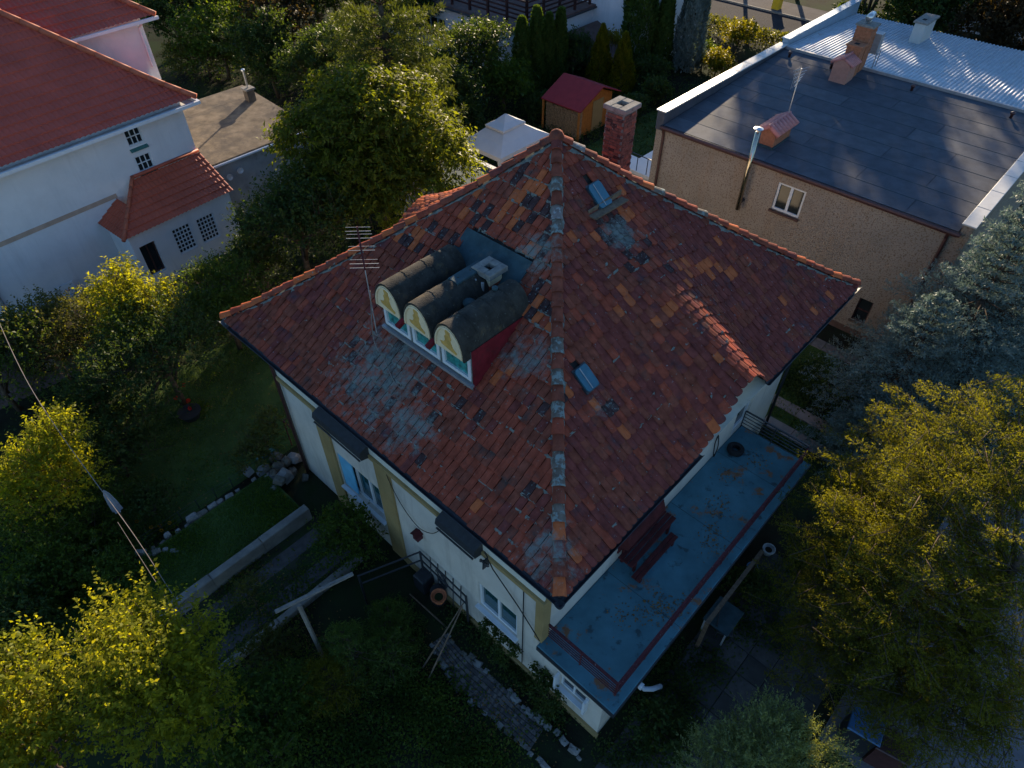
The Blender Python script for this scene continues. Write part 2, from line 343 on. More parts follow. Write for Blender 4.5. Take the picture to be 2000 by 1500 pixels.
# ================================================================== ground, roads, paths
def usheet(name, polys, z, m):
    "flat sheet from polygons in house coordinates"
    mb = MB()
    for p in polys: mb.add([W(u, v, z) for u, v in p], [tuple(range(len(p)))])
    return struct(name, mb, m)
g = MB(); g.grid(lambda x, y: (x, y, 0.), np.linspace(-300, 300, 13), np.linspace(-200, 500, 13))
struct('ground', g, M['soil'])
usheet('lawn', [[(-6, 11.4), (4.5, 11.4), (4.5, 17.5), (-6, 17.5)], [(11.6, .2), (16.8, .2), (16.8, 5.5), (12.2, 5.5), (12.2, .2)][:5], [(12.45, -3.2), (12.93, -3.2), (12.93, .15), (12.45, .15)],
                [(20, 12.6), (33, 12.6), (33, 17.5), (20, 17.5)]], .008, M['lawn'])
# raised lawn behind the garden wall
rl = MB(); rl.prism([W(-7.5, 8.96, 0), W(-.55, 8.96, 0), W(-.55, 10.85, 0), W(-7.5, 10.85, 0)], (0, 0, .36)); struct('raised_lawn', rl, M['lawn'])
yd = MB(); yd.add([P(-150, 760, .006), P(-20, 672, .006), P(460, 440, .006), P(520, 520, .006), P(330, 640, .006), P(150, 730, .006), P(0, 800, .006)], [tuple(range(7))]); struct('yard', yd, M['plinth'])
usheet('road', [[(44.2, -80), (50.2, -80), (50.2, 90), (44.2, 90)]], .012, M['asphalt'])
kb = MB(); kb.prism([W(50.35, -80), W(53, -80), W(53, 90), W(50.35, 90)], (0, 0, .12)); struct('pavement', kb, M['pavement'])
kb = MB()
for k in range(-20, 30): kb.prism([W(50.2, k * 2), W(50.35, k * 2), W(50.35, k * 2 + 1.98), W(50.2, k * 2 + 1.98)], (0, 0, .13))
struct('kerb', kb, M['concrete'])
usheet('ramp', [[(-6.5, 6.72), (-.35, 6.72), (-.35, 8.7), (-6.5, 8.7)]], .012, M['ramp'])
for r0_, r1_ in ((6.95, 7.4), (7.95, 8.4)): usheet('ramp_track', [[(-6.5, r0_), (-.35, r0_), (-.35, r1_), (-6.5, r1_)]], .017, M['paver2'])

def pieces(name, cells, thick, mats, z=0., gap=.012, jit=.004):
    "paving: every block an object of its own under one piece of the setting"
    root = bpy.data.objects.new(name, None); COL.objects.link(root); tag(root, kind='structure')
    cache = {}
    for (c, ang, lx, ly) in cells:
        i = random.randrange(len(mats)); key = (round(lx, 3), round(ly, 3), i)
        if key not in cache:
            b = MB(); b.cbox(-lx / 2 + gap / 2, lx / 2 - gap / 2, -ly / 2 + gap / 2, ly / 2 - gap / 2, -.05, thick, min(.012, thick * .4)); cache[key] = b.mesh('paver', mats[i])
        o = link('paver', cache[key], root, (c[0], c[1], z + random.uniform(-jit, jit))); o.rotation_euler = (random.uniform(-.008, .008), random.uniform(-.008, .008), ang + random.uniform(-.01, .01))
    return root
# driveway in the lower right corner: rows of blocks
cells = []
for i in range(16):
    for j in range(16):
        u, v = 4.6 + i * .36, -5.0 - j * .2
        p = W(u + (j % 2) * .18, v); cells.append((p, HR, .36, .2))
pieces('driveway', cells, .04, [M['paver_drive']])
usheet('driveway_bed', [[(4, -12), (14, -12), (14, -4.85), (4, -4.85)]], .014, M['paver_drive'])
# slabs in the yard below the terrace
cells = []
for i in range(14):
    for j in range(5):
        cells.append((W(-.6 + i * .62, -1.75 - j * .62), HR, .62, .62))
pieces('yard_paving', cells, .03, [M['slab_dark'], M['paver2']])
# two slab paths along the far side of the house
cells = []
for j in range(5):
    cells.append((W(13.2, .75 - j * .98), HR, .5, .98)); cells.append((W(12.15, .45 - j * .98), HR, .52, .98))
pieces('slab_path', cells, .035, [M['slab']])
cells = [(W(16.95, 5.5 - j * .42), HR, .55, .42) for j in range(14)]
pieces('footpath', cells, .03, [M['paver']])
# curved paver path between the stone rows, lower middle
def catm(pts, n):
    pts = [np.asarray(p, float) for p in pts]; out = []
    pts = [2 * pts[0] - pts[1]] + pts + [2 * pts[-1] - pts[-2]]
    for i in range(1, len(pts) - 2):
        for k in range(n):
            t = k / n; a, b, c, d = pts[i - 1:i + 3]
            out.append(.5 * ((2 * b) + (c - a) * t + (2 * a - 5 * b + 4 * c - d) * t * t + (3 * b - a - 3 * c + d) * t ** 3))
    return out + [pts[-2]]
e_in = catm([P(x, y) for x, y in ((842, 1262), (866, 1300), (890, 1335), (925, 1370), (955, 1400), (990, 1425), (1025, 1462), (1065, 1500), (1100, 1540))], 8)
e_out = catm([P(x, y) for x, y in ((872, 1240), (900, 1268), (925, 1292), (958, 1318), (988, 1346), (1018, 1380), (1058, 1410), (1110, 1456), (1160, 1500))], 8)
cells = []
for i in range(0, len(e_in) - 1, 1):
    a, b = e_in[i], e_out[i]; d = b - a; n = 6; w = np.linalg.norm(d) / n; nx = np.linalg.norm(e_in[i + 1] - e_in[i])
    for k in range(n):
        cells.append((a + d * (k + .5) / n, math.atan2(d[1], d[0]), w, max(.09, (nx * (n - k) + np.linalg.norm(e_out[i + 1] - e_out[i]) * k) / n)))
pieces('garden_path', cells[:300], .035, [M['paver'], M['paver2']])

def stone_mesh(seed, lx, ly, lz):
    r = np.random.default_rng(seed); mb = MB(); prof = [(1., 0), (1.02, .55), (.86, .92), (.5, 1.)]; n = 8; vs = []
    ph = r.uniform(.82, 1.12, n)
    for q, h in prof:
        for j in range(n):
            t = 2 * math.pi * j / n; cx, sx = math.cos(t), math.sin(t); k = 1 / max(abs(cx), abs(sx)) ** .75
            vs.append((cx * k * lx / 2 * q * ph[j], sx * k * ly / 2 * q * ph[j], h * lz + r.uniform(-.01, .01)))
    fs = [(i * n + j, i * n + (j + 1) % n, (i + 1) * n + (j + 1) % n, (i + 1) * n + j) for i in range(3) for j in range(n)] + [tuple(range(24, 32))]
    mb.add(vs, fs); return mb
STONES = [stone_mesh(i, .19, .15, .12).mesh('stone', M['stone' if i % 3 else 'stone2']) for i in range(9)]
def edging(name, label, pts, step=.2, scale=1., z=0.):
    root = thing(name, label, 'stone edging')
    acc = 0.
    for a, b in zip(pts[:-1], pts[1:]):
        d = b - a; L = np.linalg.norm(d)
        while acc < L:
            p = a + d * acc / L
            o = link('stone', random.choice(STONES), root, (p[0] + random.gauss(0, .025), p[1] + random.gauss(0, .025), z - random.uniform(.02, .07)))
            o.rotation_euler = (random.uniform(-.1, .1), random.uniform(-.1, .1), math.atan2(d[1], d[0]) + random.uniform(-.25, .25)); s = scale * random.uniform(.6, 1.3); o.scale = (s * random.uniform(.8, 1.25), s * random.uniform(.75, 1.1), s)
            acc += step * random.uniform(.9, 1.2) * (1 if random.random() < .9 else 1.9)
        acc -= L
    return root
edging('stone_edging', 'row of pale stones on the outer side of the curved paver path', e_in, .205)
edging('stone_edging', 'row of rough stones between the curved paver path and the house bed', e_out, .23, 1.05)
edging('stone_edging', 'long straight row of light stones along the edge of the raised lawn', [W(-4.4, 10.95), W(-.3, 10.95)], .26, 1.15, .3)
edging('stone_edging', 'short crooked line of flat stones at the end of the raised lawn', [P(285, 1095), P(310, 1098), P(335, 1088), P(362, 1092)], .2, 1.1, .36)

# garden walls of the ramp
def gwall(label, u0, u1, v0, v1, z1, m):
    t = thing('garden_wall', label, 'garden wall', W(0, 0), HR)
    n = max(2, int((u1 - u0) / 1.3)); L = (u1 - u0) / n
    for k in range(n):
        b = MB(); dz = random.uniform(-.015, .015); b.cbox(u0 + k * L + .004, u0 + (k + 1) * L - .004, v0 + random.uniform(-.006, .006), v1, -.1, z1 + dz, .02); b.build('wall_block', m, t)
    return t
gwall('concrete retaining wall holding up the small raised lawn', -6.6, -.45, 8.70, 8.95, .52, M['wallstone'])
gwall('narrow pale concrete kerb wall on the lower side of the ramp', -5.6, -.3, 6.52, 6.72, .22, M['wallstone'])
# rubble heap at the left house corner
t = thing('rock_heap', 'heap of grey and rusty rocks piled at the corner downpipe', 'rocks', W(-.15, 10.6))
for k in range(26):
    o = link('rock', STONES[k % 7], t, (random.gauss(0, .33), random.gauss(0, .42), max(0, .45 - .02 * k) * random.random())); s = random.uniform(1.2, 2.3); o.scale = (s, s, s); o.rotation_euler = (random.uniform(-.5, .5), random.uniform(-.5, .5), random.random() * 6)

# ================================================================== main house
LU, LV = 12.09, 10.95; AU, AV = LU / 2, LV / 2
EZ = 6.0
_pk = [(0, 6.06), (.1, 6.40), (.22, 6.89), (.35, 7.42), (.6, 8.5), (.8, 9.4), (1, 10.40)]
def prof(s): return float(np.interp(s, [k[0] for k in _pk], [k[1] for k in _pk]))
def bumpR(u, v):
    x = (u - 6.05) / ((1.75 + .35 * v) if u < 6.05 else 1.4 + .15 * v)
    return 0. if abs(x) >= 1 else .92 * math.cos(x * math.pi / 2) ** 2 * max(0., 1 - (v / 3.9) ** 1.15)
def bumpB(u, v):
    x = (u - 6.7) / 1.3; w = LV - v
    return 0. if abs(x) >= 1 else .5 * math.cos(x * math.pi / 2) ** 2 * max(0., 1 - w / 3.1)
# faces: along axis position a, inward depth t -> (u, v, z)
def sL(a, t): return np.array([t, a, prof(t / AU)])
def sR(a, t): return np.array([a, t, prof(t / AV) + bumpR(a, t)])
def sB(a, t): return np.array([LU - t, a, prof(t / AU)])
def sF(a, t): return np.array([a, LV - t, prof(t / AV) + bumpB(a, LV - t)])
FACES = {'L': (sL, AU, LV, AV / AU), 'R': (sR, AV, LU, AU / AV), 'B': (sB, AU, LV, AV / AU), 'F': (sF, AV, LU, AU / AV)}

house = thing('tiled_house', 'cream house with a weathered red pyramid tile roof and a blue terrace', 'house', HO, HR)
# walls
PU0, PU1, PV0, PV1 = .55, 11.45, .75, 10.3
FRL = ((PU0, 0, 0), (0, 1, 0), (-1, 0, 0)); FRR = ((0, PV0, 0), (1, 0, 0), (0, -1, 0))
w1 = (6.3, 8.1, 1.25, 2.72); w2 = (1.47, 2.72, 1.35, 2.45); w3 = (-.62, .12, .95, 1.5)
wl = MB()
wall(wl, FRL, PV0, PV1, 0, 5.95, [w1, w2], .2)
wl.build('wall', M['cream'], house)['label'] = 'cream side wall below the dormer'
wr = MB(); dr = (8.6, 9.5, 2.32, 4.2)
wall(wr, FRR, PU0, PU1, 0, 5.95, [dr], .2)
wr.build('wall', M['cream'], house)
bw = MB(); wall(bw, ((PU1, 0, 0), (0, 1, 0), (1, 0, 0)), PV0, PV1, 0, 5.95); wall(bw, ((0, PV1, 0), (1, 0, 0), (0, 1, 0)), PU0, PU1, 0, 5.95); bw.build('wall', M['cream'], house)
# ground floor under the terrace
ex = MB(); wall(ex, FRL, -1.05, PV0 - .002, 0, 2.2, [w3], .15); wall(ex, ((0, -1.05, 0), (1, 0, 0), (0, -1, 0)), PU0, 9.1, 0, 2.2); wall(ex, ((9.1, 0, 0), (0, 1, 0), (1, 0, 0)), -1.05, PV0, 0, 2.2)
ex.build('lower_wall', M['cream'], house)
# cornice: moulded band, ochre strip, pilasters, corner strips, plinth
co = MB(); co.box(PU0 - .05, PU0 - .002, PV0 - .05, PV1, 4.24, 5.9); co.box(PU0 - .002, PU1, PV0 - .05, PV0 - .002, 4.6, 5.9); co.build('frieze', M['cornice'], house)
st = MB(); st.box(PU0 - .11, PU0 - .003, PV0 - .1, PV1 + .02, 4.1, 4.235); st.build('string_course', M['ochre'], house)
for a, b in ((8.15, 8.7), (5.6, 6.18)):
    q = MB(); q.box(PU0 - .06, PU0 - .003, a, b, 0, 4.095); q.build('pilaster', M['ochre'], house)
q = MB(); q.box(PU0 - .055, PU0 - .003, PV0 - .055, PV0 + .16, 2.33, 4.095); q.box(PU0 - .003, PU0 + .2, PV0 - .055, PV0 - .003, 2.33, 5.88); q.build('corner_strip', M['ochre'], house)
q = MB(); q.box(PU0 - .07, PU0 - .003, -1.1, 5.58, -.05, .2); q.build('plinth', M['ochre'], house)
so_ = MB(); so_.add([(-.02, -.02, 5.93), (LU, -.02, 5.93), (LU, PV0, 5.9), (PU0, PV0, 5.9), (PU0, PV1, 5.9), (-.02, LV, 5.93)], [(0, 1, 2, 3), (0, 3, 4, 5)]); so_.build('soffit', M['cornice'], house)
# windows
window(house, FRL, *w1, 3, 1, M['white_frame'], M['glass_house'], .07, .07, .16, .05)
b = MB(); b.box(PU0 + .02, PU0 + .05, 7.5, 8.08, 1.3, 2.7); b.build('window_panel', M['blue_panel'], house)  # flat light blue panel filling one side of the window opening
window(house, FRL, *w2, 2, 1, M['white_frame'], M['glass_house'], .075, .075, .1, .05)
window(house, FRL, *w3, 2, 1, M['white_frame'], M['glass'], .05, .05, .1, .04)
for y in (-.66, .17):
    b = MB(); b.box(PU0 - .16, PU0 - .004, y - .03, y + .03, .9, 1.55); b.build('shutter', M['white_frame'], house)
window(house, FRR, *dr, 1, 2, M['white_frame'], M['glass'], .08, .06, .12, None, name='balcony_door')
# folded awnings
def awning(y0, y1, z, m):
    b = MB(); b.prism([(PU0 - .06, y0, z - .02), (PU0 - .3, y0, z + .06), (PU0 - .34, y0, z + .2), (PU0 - .3, y0, z + .34), (PU0 - .06, y0, z + .42)], (0, y1 - y0, 0)); o = b.build('awning', m, house); o['label'] = 'closed dark awning box'
    r = MB(); r.tube([(PU0 - .33, y0 + .03, z + .05), (PU0 - .33, y1 - .03, z + .05)], .025, 6); r.build('awning_rail', M['metal_dark'], o)
awning(6.25, 8.15, 4.13, M['metal_dark']); awning(2.42, 3.62, 4.13, M['metal_dark'])
b = MB(); b.prism([(3.1, PV0 - .06, 3.25), (3.1, PV0 - .34, 3.32), (3.1, PV0 - .38, 3.5), (3.1, PV0 - .3, 3.72), (3.1, PV0 - .06, 3.82)], (1.42, 0, 0)); o = b.build('awning', M['dark_red_wood'], house)
# gutters and downpipes
def gutter(p0, p1, name='gutter'):
    p0, p1 = np.array(p0, float), np.array(p1, float); d = p1 - p0; d /= np.linalg.norm(d); n = np.cross(d, (0, 0, 1)); mb = MB(); r = .075; ring = []
    for p in (p0, p1):
        for rr in (r, r - .012):
            for k in range(9):
                t = math.pi * k / 8; ring.append(p + n * math.cos(t) * rr + np.array([0, 0, -math.sin(t) * rr]))
    fs = []
    for base, q in ((0, 18), (9, 27)): fs += [(base + k, base + k + 1, q + k + 1, q + k) for k in range(8)]
    fs += [(0, 9, 27, 18), (8, 17, 35, 26)]
    mb.add(ring, fs); return mb.build(name, M['metal_dark'], house, smooth=False)
gutter((-.07, LV + .1, 6.03), (-.07, -.14, 6.03)); gutter((-.14, -.07, 6.03), (4.45, -.07, 6.03)); gutter((7.25, -.07, 6.03), (LU + .1, -.07, 6.03))
d = MB(); d.tube([(-.07, 10.7, 5.98), (-.05, 10.62, 5.8), (PU0 - .1, PV1 - .1, 5.1), (PU0 - .1, PV1 - .08, 0)], .05, 8); d.build('downpipe', M['metal_brown'], house, smooth=True)
d = MB(); d.tube([(LU, -.05, 5.98), (LU - .15, .2, 5.7), (PU1 + .03, PV0 - .08, 5.2), (PU1 + .03, PV0 - .08, 0)], .045, 8); d.build('downpipe', M['metal_dark'], house, smooth=True)

# terrace
TZ = 2.30
t_ = MB(); t_.cbox(.40, 9.25, -1.36, PV0 - .004, TZ - .14, TZ, .02); t_.build('terrace_slab', M['terrace'], house)
for x_ in (2.9, 5.6, 7.9):
    sj = MB(); sj.box(x_, x_ + .012, -1.34, PV0 - .02, TZ - .01, TZ + .0025); sj.build('slab_seam', M['patch_felt'], house)
lp = MB(); lp.box(.38, 9.27, -1.385, -1.362, TZ - .17, TZ - .015); lp.box(.378, .398, -1.36, PV0 - .01, TZ - .17, TZ - .015); lp.build('drip_edge', M['metal_dark'], house)
bm_ = MB(); bm_.bar((3.9, -1.62, 1.35), (6.6, -1.62, 1.35), .1, .1); bm_.bar((3.95, -1.62, 0), (3.95, -1.62, 1.3), .09, .09, (1, 0, 0)); bm_.bar((6.5, -1.62, 0), (6.5, -1.62, 1.3), .09, .09, (1, 0, 0)); bm_.build('trellis_beam', M['timber'], house)
def railing(pts, h, nbar, lean, mtop, mbar, step):
    tops = []; par = MB(); p = np.array(pts[0], float); q = np.array(pts[1], float); L = np.linalg.norm(q - p); d = (q - p) / L; n = max(1, int(round(L / step)))
    top = MB(); top.bar(p + (0, 0, h), q + (0, 0, h), .045, .03); o = top.build('railing', mtop, house)
    for k in range(nbar):
        z = h * (k + .7) / (nbar + .6); b = MB(); b.bar(p + (0, 0, z), q + (0, 0, z), .018, .018); b.build('rail', mbar, o)
    for k in range(n + 1):
        c = p + d * L * k / n; b = MB(); b.bar(c + (0, 0, -.0), c + (0, 0, h - .014), .028, .028, (1, 0, 0)); b.build('post', mbar, o)
    return o
railing([(.72, .72, TZ), (.72, -1.14, TZ)], .62, 5, 0, M['rust'], M['rust'], .9)
railing([(.72, -1.16, TZ), (9.12, -1.16, TZ)], .62, 5, 0, M['rust'], M['rust'], 1.05)
railing([(9.14, -1.14, TZ), (9.14, .72, TZ)], .68, 5, 0, M['metal_dark'], M['metal_dark'], .9)

# roof deck (under the tiles)
roof = MB()
for key, (fn, half, ln, k) in FACES.items():
    ts = np.linspace(0, half, 23); fr_ = np.linspace(0, 1, 61)
    def q(f, t, fn=fn, k=k, ln=ln): a = t * k + f * (ln - 2 * t * k); p = fn(a, t); return (p[0], p[1], p[2] - .02)
    roof.grid(q, fr_, ts)
roof = roof.build('roof', M['deck'], house)

def tilemesh(w, L, mt, r=.05, th=.04, cam_=.01):
    "flat interlocking tile: rounded lower corners, slight camber, raised side lap"
    mb = MB(); h = w / 2 - .0055
    out = [(-h, L), (-h, r), (-h + .3 * r, .3 * r), (-h + r, 0), (h - r, 0), (h - .3 * r, .3 * r), (h, r), (h, L)]
    tp = [(x, y, .0 + cam_ * (1 - abs(x) / h)) for x, y in out]; bt = [(x, y, -th) for x, y in out]
    mid = [(0, L, cam_ * 1.2), (0, 0, cam_ * 1.2)]
    vs = tp + bt + mid
    fs = [(0, 1, 2, 3, 17, 16), (16, 17, 4, 5, 6, 7)] + [(i, i + 8, i + 9, i + 1) for i in range(7)]
    mb.add(vs, fs)
    mb.add([(h - .016, r * .6, .012), (h, r * .9, .012), (h, L, .012), (h - .016, L, .012), (h - .018, r * .6, 0), (h - .018, L, 0)], [(0, 1, 2, 3), (4, 0, 3, 5)])
    return mb
TN = ['tile_red', 'tile_orange', 'tile_brown', 'tile_plum', 'tile_dark', 'tile_lichen', 'tile_pale']
TW, NC = .176, 26
TLEN = .385
tmeshes = {(n, r_): tilemesh(TW, TLEN, None, r_).mesh('roof_tile', M[n]) for n in TN for r_ in (.014, .05)}
tproto = {r_: tilemesh(TW, TLEN, None, r_) for r_ in (.014, .05)}
from mathutils import noise as mnoise
def nz(x, y, s, o=0.): return mnoise.noise(Vector((x * s + o, y * s - o * .7, o)))
def tilekind(face, u, v, r):
    n = nz(u, v, .9, 3.1); n2 = nz(u, v, 2.1, 8.3)
    if face == 'L':
        dl = math.hypot((u - 1.2) / .9, (v - 5.6) / 1.7)
        if rt.random() < 1.1 - dl + .5 * n2 and u < 1.75: return 'tile_dark' if r < .36 else 'tile_brown' if r < .6 else 'tile_red' if r < .85 else 'tile_orange'
        if u > 3.2: return 'tile_orange' if r < .26 + .2 * n else 'tile_red' if r < .62 else 'tile_dark' if r < .78 else 'tile_brown'
        if v > 7.2: return 'tile_brown' if r < .5 else 'tile_plum' if r < .7 else 'tile_red' if r < .96 else 'tile_dark'
        return 'tile_orange' if r < .1 + .15 * n else 'tile_red' if r < .55 else 'tile_brown' if r < .8 else 'tile_plum' if r < .94 else 'tile_dark'
    if abs(u - (6.0 - .05 * (4 - v))) < .36 and 2.9 < v < 4.1 and r < .6: return 'tile_dark'
    if rt.random() < .025: return 'tile_orange'
    fresh = nz(u * .8 + v * .5, v, 1.1, 5.7)
    if fresh > .3 and r < .4 + .5 * (fresh - .3): return 'tile_orange' if rt.random() < .75 else 'tile_red'
    if u > 7.5: return 'tile_plum' if r < .72 else 'tile_brown' if r < .9 else 'tile_red' if r < .96 else 'tile_dark'
    return 'tile_brown' if r < .4 else 'tile_plum' if r < .68 else 'tile_red' if r < .93 else 'tile_dark'
tiles = []; rt = random.Random(5)
HM = Matrix.Translation(Vector(HO)) @ Matrix.Rotation(HR, 4, 'Z')
def skip(face, u, v):
    if face == 'L':
        if 1.72 < u < 3.0 and 3.85 < v < 6.5: return True
        if 2.95 <= u < 3.98 and 4.35 < v < 6.15: return True
    if face == 'R':
        if 6.02 < u < 6.38 and 4.2 < v < 4.58: return True
        if 3.02 < u < 3.32 and 2.0 < v < 2.32: return True
    return False
for key, (fn, half, ln, k) in FACES.items():
    for i in range(NC):
        t = half * i / NC - .045; sft = rt.uniform(-.012, .012); tc = t + half / NC * .5
        lim = max(0., tc) * k; a = -TW + sft
        wob = rt.uniform(-.012, .012)
        while a < ln + TW:
            if lim + TW * .15 < a < ln - lim - TW * .15:
                r = rt.random(); r = min(.999, max(0., .62 * r + .38 * (.5 + .95 * nz(a, t, 1.6, 21.)))); ta = t + rt.uniform(-.016, .016) + wob + .02 * nz(a, i * 1.7, .9, 44.)
                e = .03
                p0 = fn(a, ta) if ta > 0 else fn(a, 0) + (fn(a, 0) - fn(a, .02)) * (-ta / .02)
                p1 = fn(a, max(0, ta) + .2); T = p1 - fn(a, max(0, ta)); T /= np.linalg.norm(T)
                A = fn(a + e, max(0, ta)) - fn(a - e, max(0, ta)); stx = np.linalg.norm(A) / (2 * e); A /= np.linalg.norm(A)
                sty = max(1., np.linalg.norm(fn(a, max(0, ta) + .2) - fn(a, max(0, ta))) / .27)
                if key in 'BL': pass
                N = np.cross(A, T)
                if N[2] < 0: A = -A; N = -N
                N /= np.linalg.norm(N)
                if not skip(key, p0[0], p0[1]):
                    T2 = T * math.cos(.125) - N * math.sin(.125); N2 = N * math.cos(.125) + T * math.sin(.125)
                    A = A - T2 * (A @ T2); A /= np.linalg.norm(A)
                    yaw = rt.gauss(0, .022); A3 = A * math.cos(yaw) + T2 * math.sin(yaw); T3 = np.cross(N2, A3)
                    pos = p0 + N * (.072 + rt.uniform(-.007, .016) + .016 * nz(a, i * .3, 1.1, 31.)); A3 = A3 * stx; T3 = T3 / np.linalg.norm(T3) * sty
                    mt = Matrix(((A3[0], T3[0], N2[0], pos[0]), (A3[1], T3[1], N2[1], pos[1]), (A3[2], T3[2], N2[2], pos[2]), (0, 0, 0, 1)))
                    wp = HM @ mt.to_translation(); dist = (wp - Vector((0, 0, CZ))).length
                    kind = tilekind('L' if key == 'L' else 'R', p0[0], p0[1], r) if key in 'LR' else rt.choice(('tile_red', 'tile_orange', 'tile_brown'))
                    tiles.append((dist if key in 'LR' else 1e6, kind, mt, .05 if key in 'RF' else .014))
            a += TW
tiles.sort(key=lambda q: q[0])
for d_, kind, mt, r_ in tiles[:300]:
    o = link('roof_tile', tmeshes[kind, r_], roof); o.matrix_local = mt
rest = MB()
for d_, kind, mt, r_ in tiles[300:]:
    tp_ = tproto[r_]; pv = np.array(tp_.v)
    m3 = np.array(mt)[:3, :3]; tr = np.array(mt)[:3, 3]
    o0 = len(rest.v); rest.v += [tuple(q) for q in (pv @ m3.T + tr)]
    rest.f += [tuple(i + o0 for i in f) for f in tp_.f]; rest.m += [TN.index(kind)] * len(tp_.f)
tag(rest.build('roof_tiles', [M[n] for n in TN], roof), kind='stuff')
# lumpy mortar and lichen lips under the lower edges of the courses
ml = MB(); rm_ = random.Random(17)
for key, dens in (('L', 1.), ('R', .12)):
    fn, half, ln, k = FACES[key]
    for i in range(1, NC):
        t = half * i / NC - .045; lim = t * k + .12; a = lim
        while a < ln - lim - .05:
            w_ = rm_.uniform(.07, .26); p = fn(a + w_ / 2, t); uu_, vv_ = p[0], p[1]
            zone = 1.15 - math.hypot((uu_ - 1.1) / 1.5, (vv_ - 5.6) / 2.4) if key == 'L' else 0
            hipn = max(0., 1 - abs(vv_ - uu_ * k) / 1.3) if key == 'L' else .3
            pr0 = dens * (.22 + .75 * max(zone, 0) + .7 * hipn + .5 * nz(uu_, vv_, 1.3, 4.) + (.3 if uu_ > 3.3 else 0) - (.25 if vv_ > 7.4 else 0))
            if rm_.random() < pr0 and not skip(key, uu_, vv_):
                T = fn(a, t + .1) - fn(a, t); T /= np.linalg.norm(T); A = fn(a + .05, t) - fn(a, t); A /= np.linalg.norm(A); N = np.cross(A, T); N = N if N[2] > 0 else -N
                h0 = rm_.uniform(.028, .05); d0 = rm_.uniform(.02, .06)
                q0 = fn(a, t) ; n_ = 4; vs = []
                for j in range(n_ + 1):
                    f = j / n_; e0 = q0 + A * w_ * f; hh = h0 * (.55 + .9 * rm_.random()); dd = d0 * (.5 + rm_.random())
                    vs += [e0 - T * dd + N * .012, e0 - T * dd * .3 + N * (hh + .012), e0 + T * .03 + N * (hh + .03)]
                ml.add(vs, [(j * 3 + m, j * 3 + m + 1, j * 3 + m + 4, j * 3 + m + 3) for j in range(n_) for m in range(2)])
            a += w_ * rm_.uniform(.9, 1.3)
tag(ml.build('mortar_lips', M['mortar'], roof), kind='stuff')
# ridge tiles on the four hips, each bedded in mortar
def ridge_mesh(L, mt):
    mb = MB(); n = 7; vs = []
    for y, r0 in ((0, .135), (.05, .128), (L, .105)):
        for th in (0, -.016):
            for j in range(n):
                t = math.pi * (.08 + .84 * j / (n - 1)); vs.append((math.cos(t) * (r0 + th), y, math.sin(t) * (r0 + th) * .82))
    fs = []
    for s in range(2):
        b0, b1 = s * 14, (s + 1) * 14
        for j in range(n - 1): fs += [(b0 + j, b0 + j + 1, b1 + j + 1, b1 + j)]
    for j in range(n - 1): fs += [(j, j + 7, j + 8, j + 1)]
    mb.add(vs, fs); return mb.mesh('ridge_tile', mt)
RM = [ridge_mesh(.36, M[n]) for n in ('tile_red', 'tile_orange', 'tile_brown', 'tile_lichen', 'tile_pale', 'tile_plum')]
def hip(c, sx, sy, wts, nm):
    pts = [np.array([c[0] + sx * AU * s, c[1] + sy * AV * s, prof(s)]) for s in np.linspace(0, 1, 41)]
    Ls = np.concatenate([[0], np.cumsum([np.linalg.norm(b - a) for a, b in zip(pts[:-1], pts[1:])])]); tot = Ls[-1]; n = int(tot / .315)
    at_ = lambda s: np.array([np.interp(s, Ls, [p[i] for p in pts]) for i in range(3)])
    bed = MB(); pr_ = [at_(s) for s in np.linspace(.05, tot - .02, 60)]; r_ = random.Random(3)
    side = np.array([-sy * AV, sx * AU, 0.]); side /= np.linalg.norm(side)
    vs = []
    for p in pr_: vs += [p + side * (.165 + r_.uniform(-.03, .03)) + (0, 0, -.075), p + side * .1 + (0, 0, .045), p - side * .1 + (0, 0, .045), p - side * (.165 + r_.uniform(-.03, .03)) + (0, 0, -.075)]
    bed.add(vs, [(i * 4 + j, i * 4 + j + 1, i * 4 + j + 5, i * 4 + j + 4) for i in range(59) for j in range(3)]); bed.build('mortar_bed', M['mortar'], roof)
    for i in range(n + 1):
        s0 = min(tot * i / n, tot - .3); p = at_(s0); q_ = at_(min(s0 + .3, tot)); T = q_ - p; T /= np.linalg.norm(T)
        A = np.cross(T, (0, 0, 1)); A /= np.linalg.norm(A); N = np.cross(A, T)
        T2 = T * math.cos(.07) - N * math.sin(.07); N2 = np.cross(A, T2)
        pos = p + N * .075
        mt = Matrix(((A[0], T2[0], N2[0], pos[0]), (A[1], T2[1], N2[1], pos[1]), (A[2], T2[2], N2[2], pos[2]), (0, 0, 0, 1)))
        o = link('ridge_tile', random.choices(RM, wts)[0], roof); o.matrix_local = mt @ Matrix.Rotation(random.uniform(-.05, .05), 4, 'Y')
hip((0, 0), 1, 1, (4, 1, 3, 3, 1, 2), 'F'); hip((0, LV), 1, -1, (5, 3, 3, 0, 0, 1), 'L'); hip((LU, 0), -1, 1, (4, 2, 2, 1, 1, 2), 'R'); hip((LU, LV), -1, -1, (4, 2, 2, 1, 1, 2), 'B')
fin = MB(); fin.lathe([(.17, -.16), (.17, -.02), (.12, .08), (.03, .13)], (AU, AV, 10.5), 10); fin.build('ridge_cap', M['tile_brown'], roof, smooth=True)

# eyebrow window front: low arch under the lifted eave
eb = MB(); us = np.linspace(4.2, 7.4, 31)
eb.grid(lambda u, f: (u, .3, 5.75 + f * (prof(.3 / AV) + bumpR(u, .3) - .06 - 5.75)), us, [0, .5, 1]); eb.build('eyebrow_front', M['gable_cream'], house)
fre = ((0, .29, 0), (1, 0, 0), (0, -1, 0))
window(house, fre, 5.35, 6.15, 5.98, 6.55, 2, 1, M['white_frame'], M['glass'], .05, .045, .0, None)

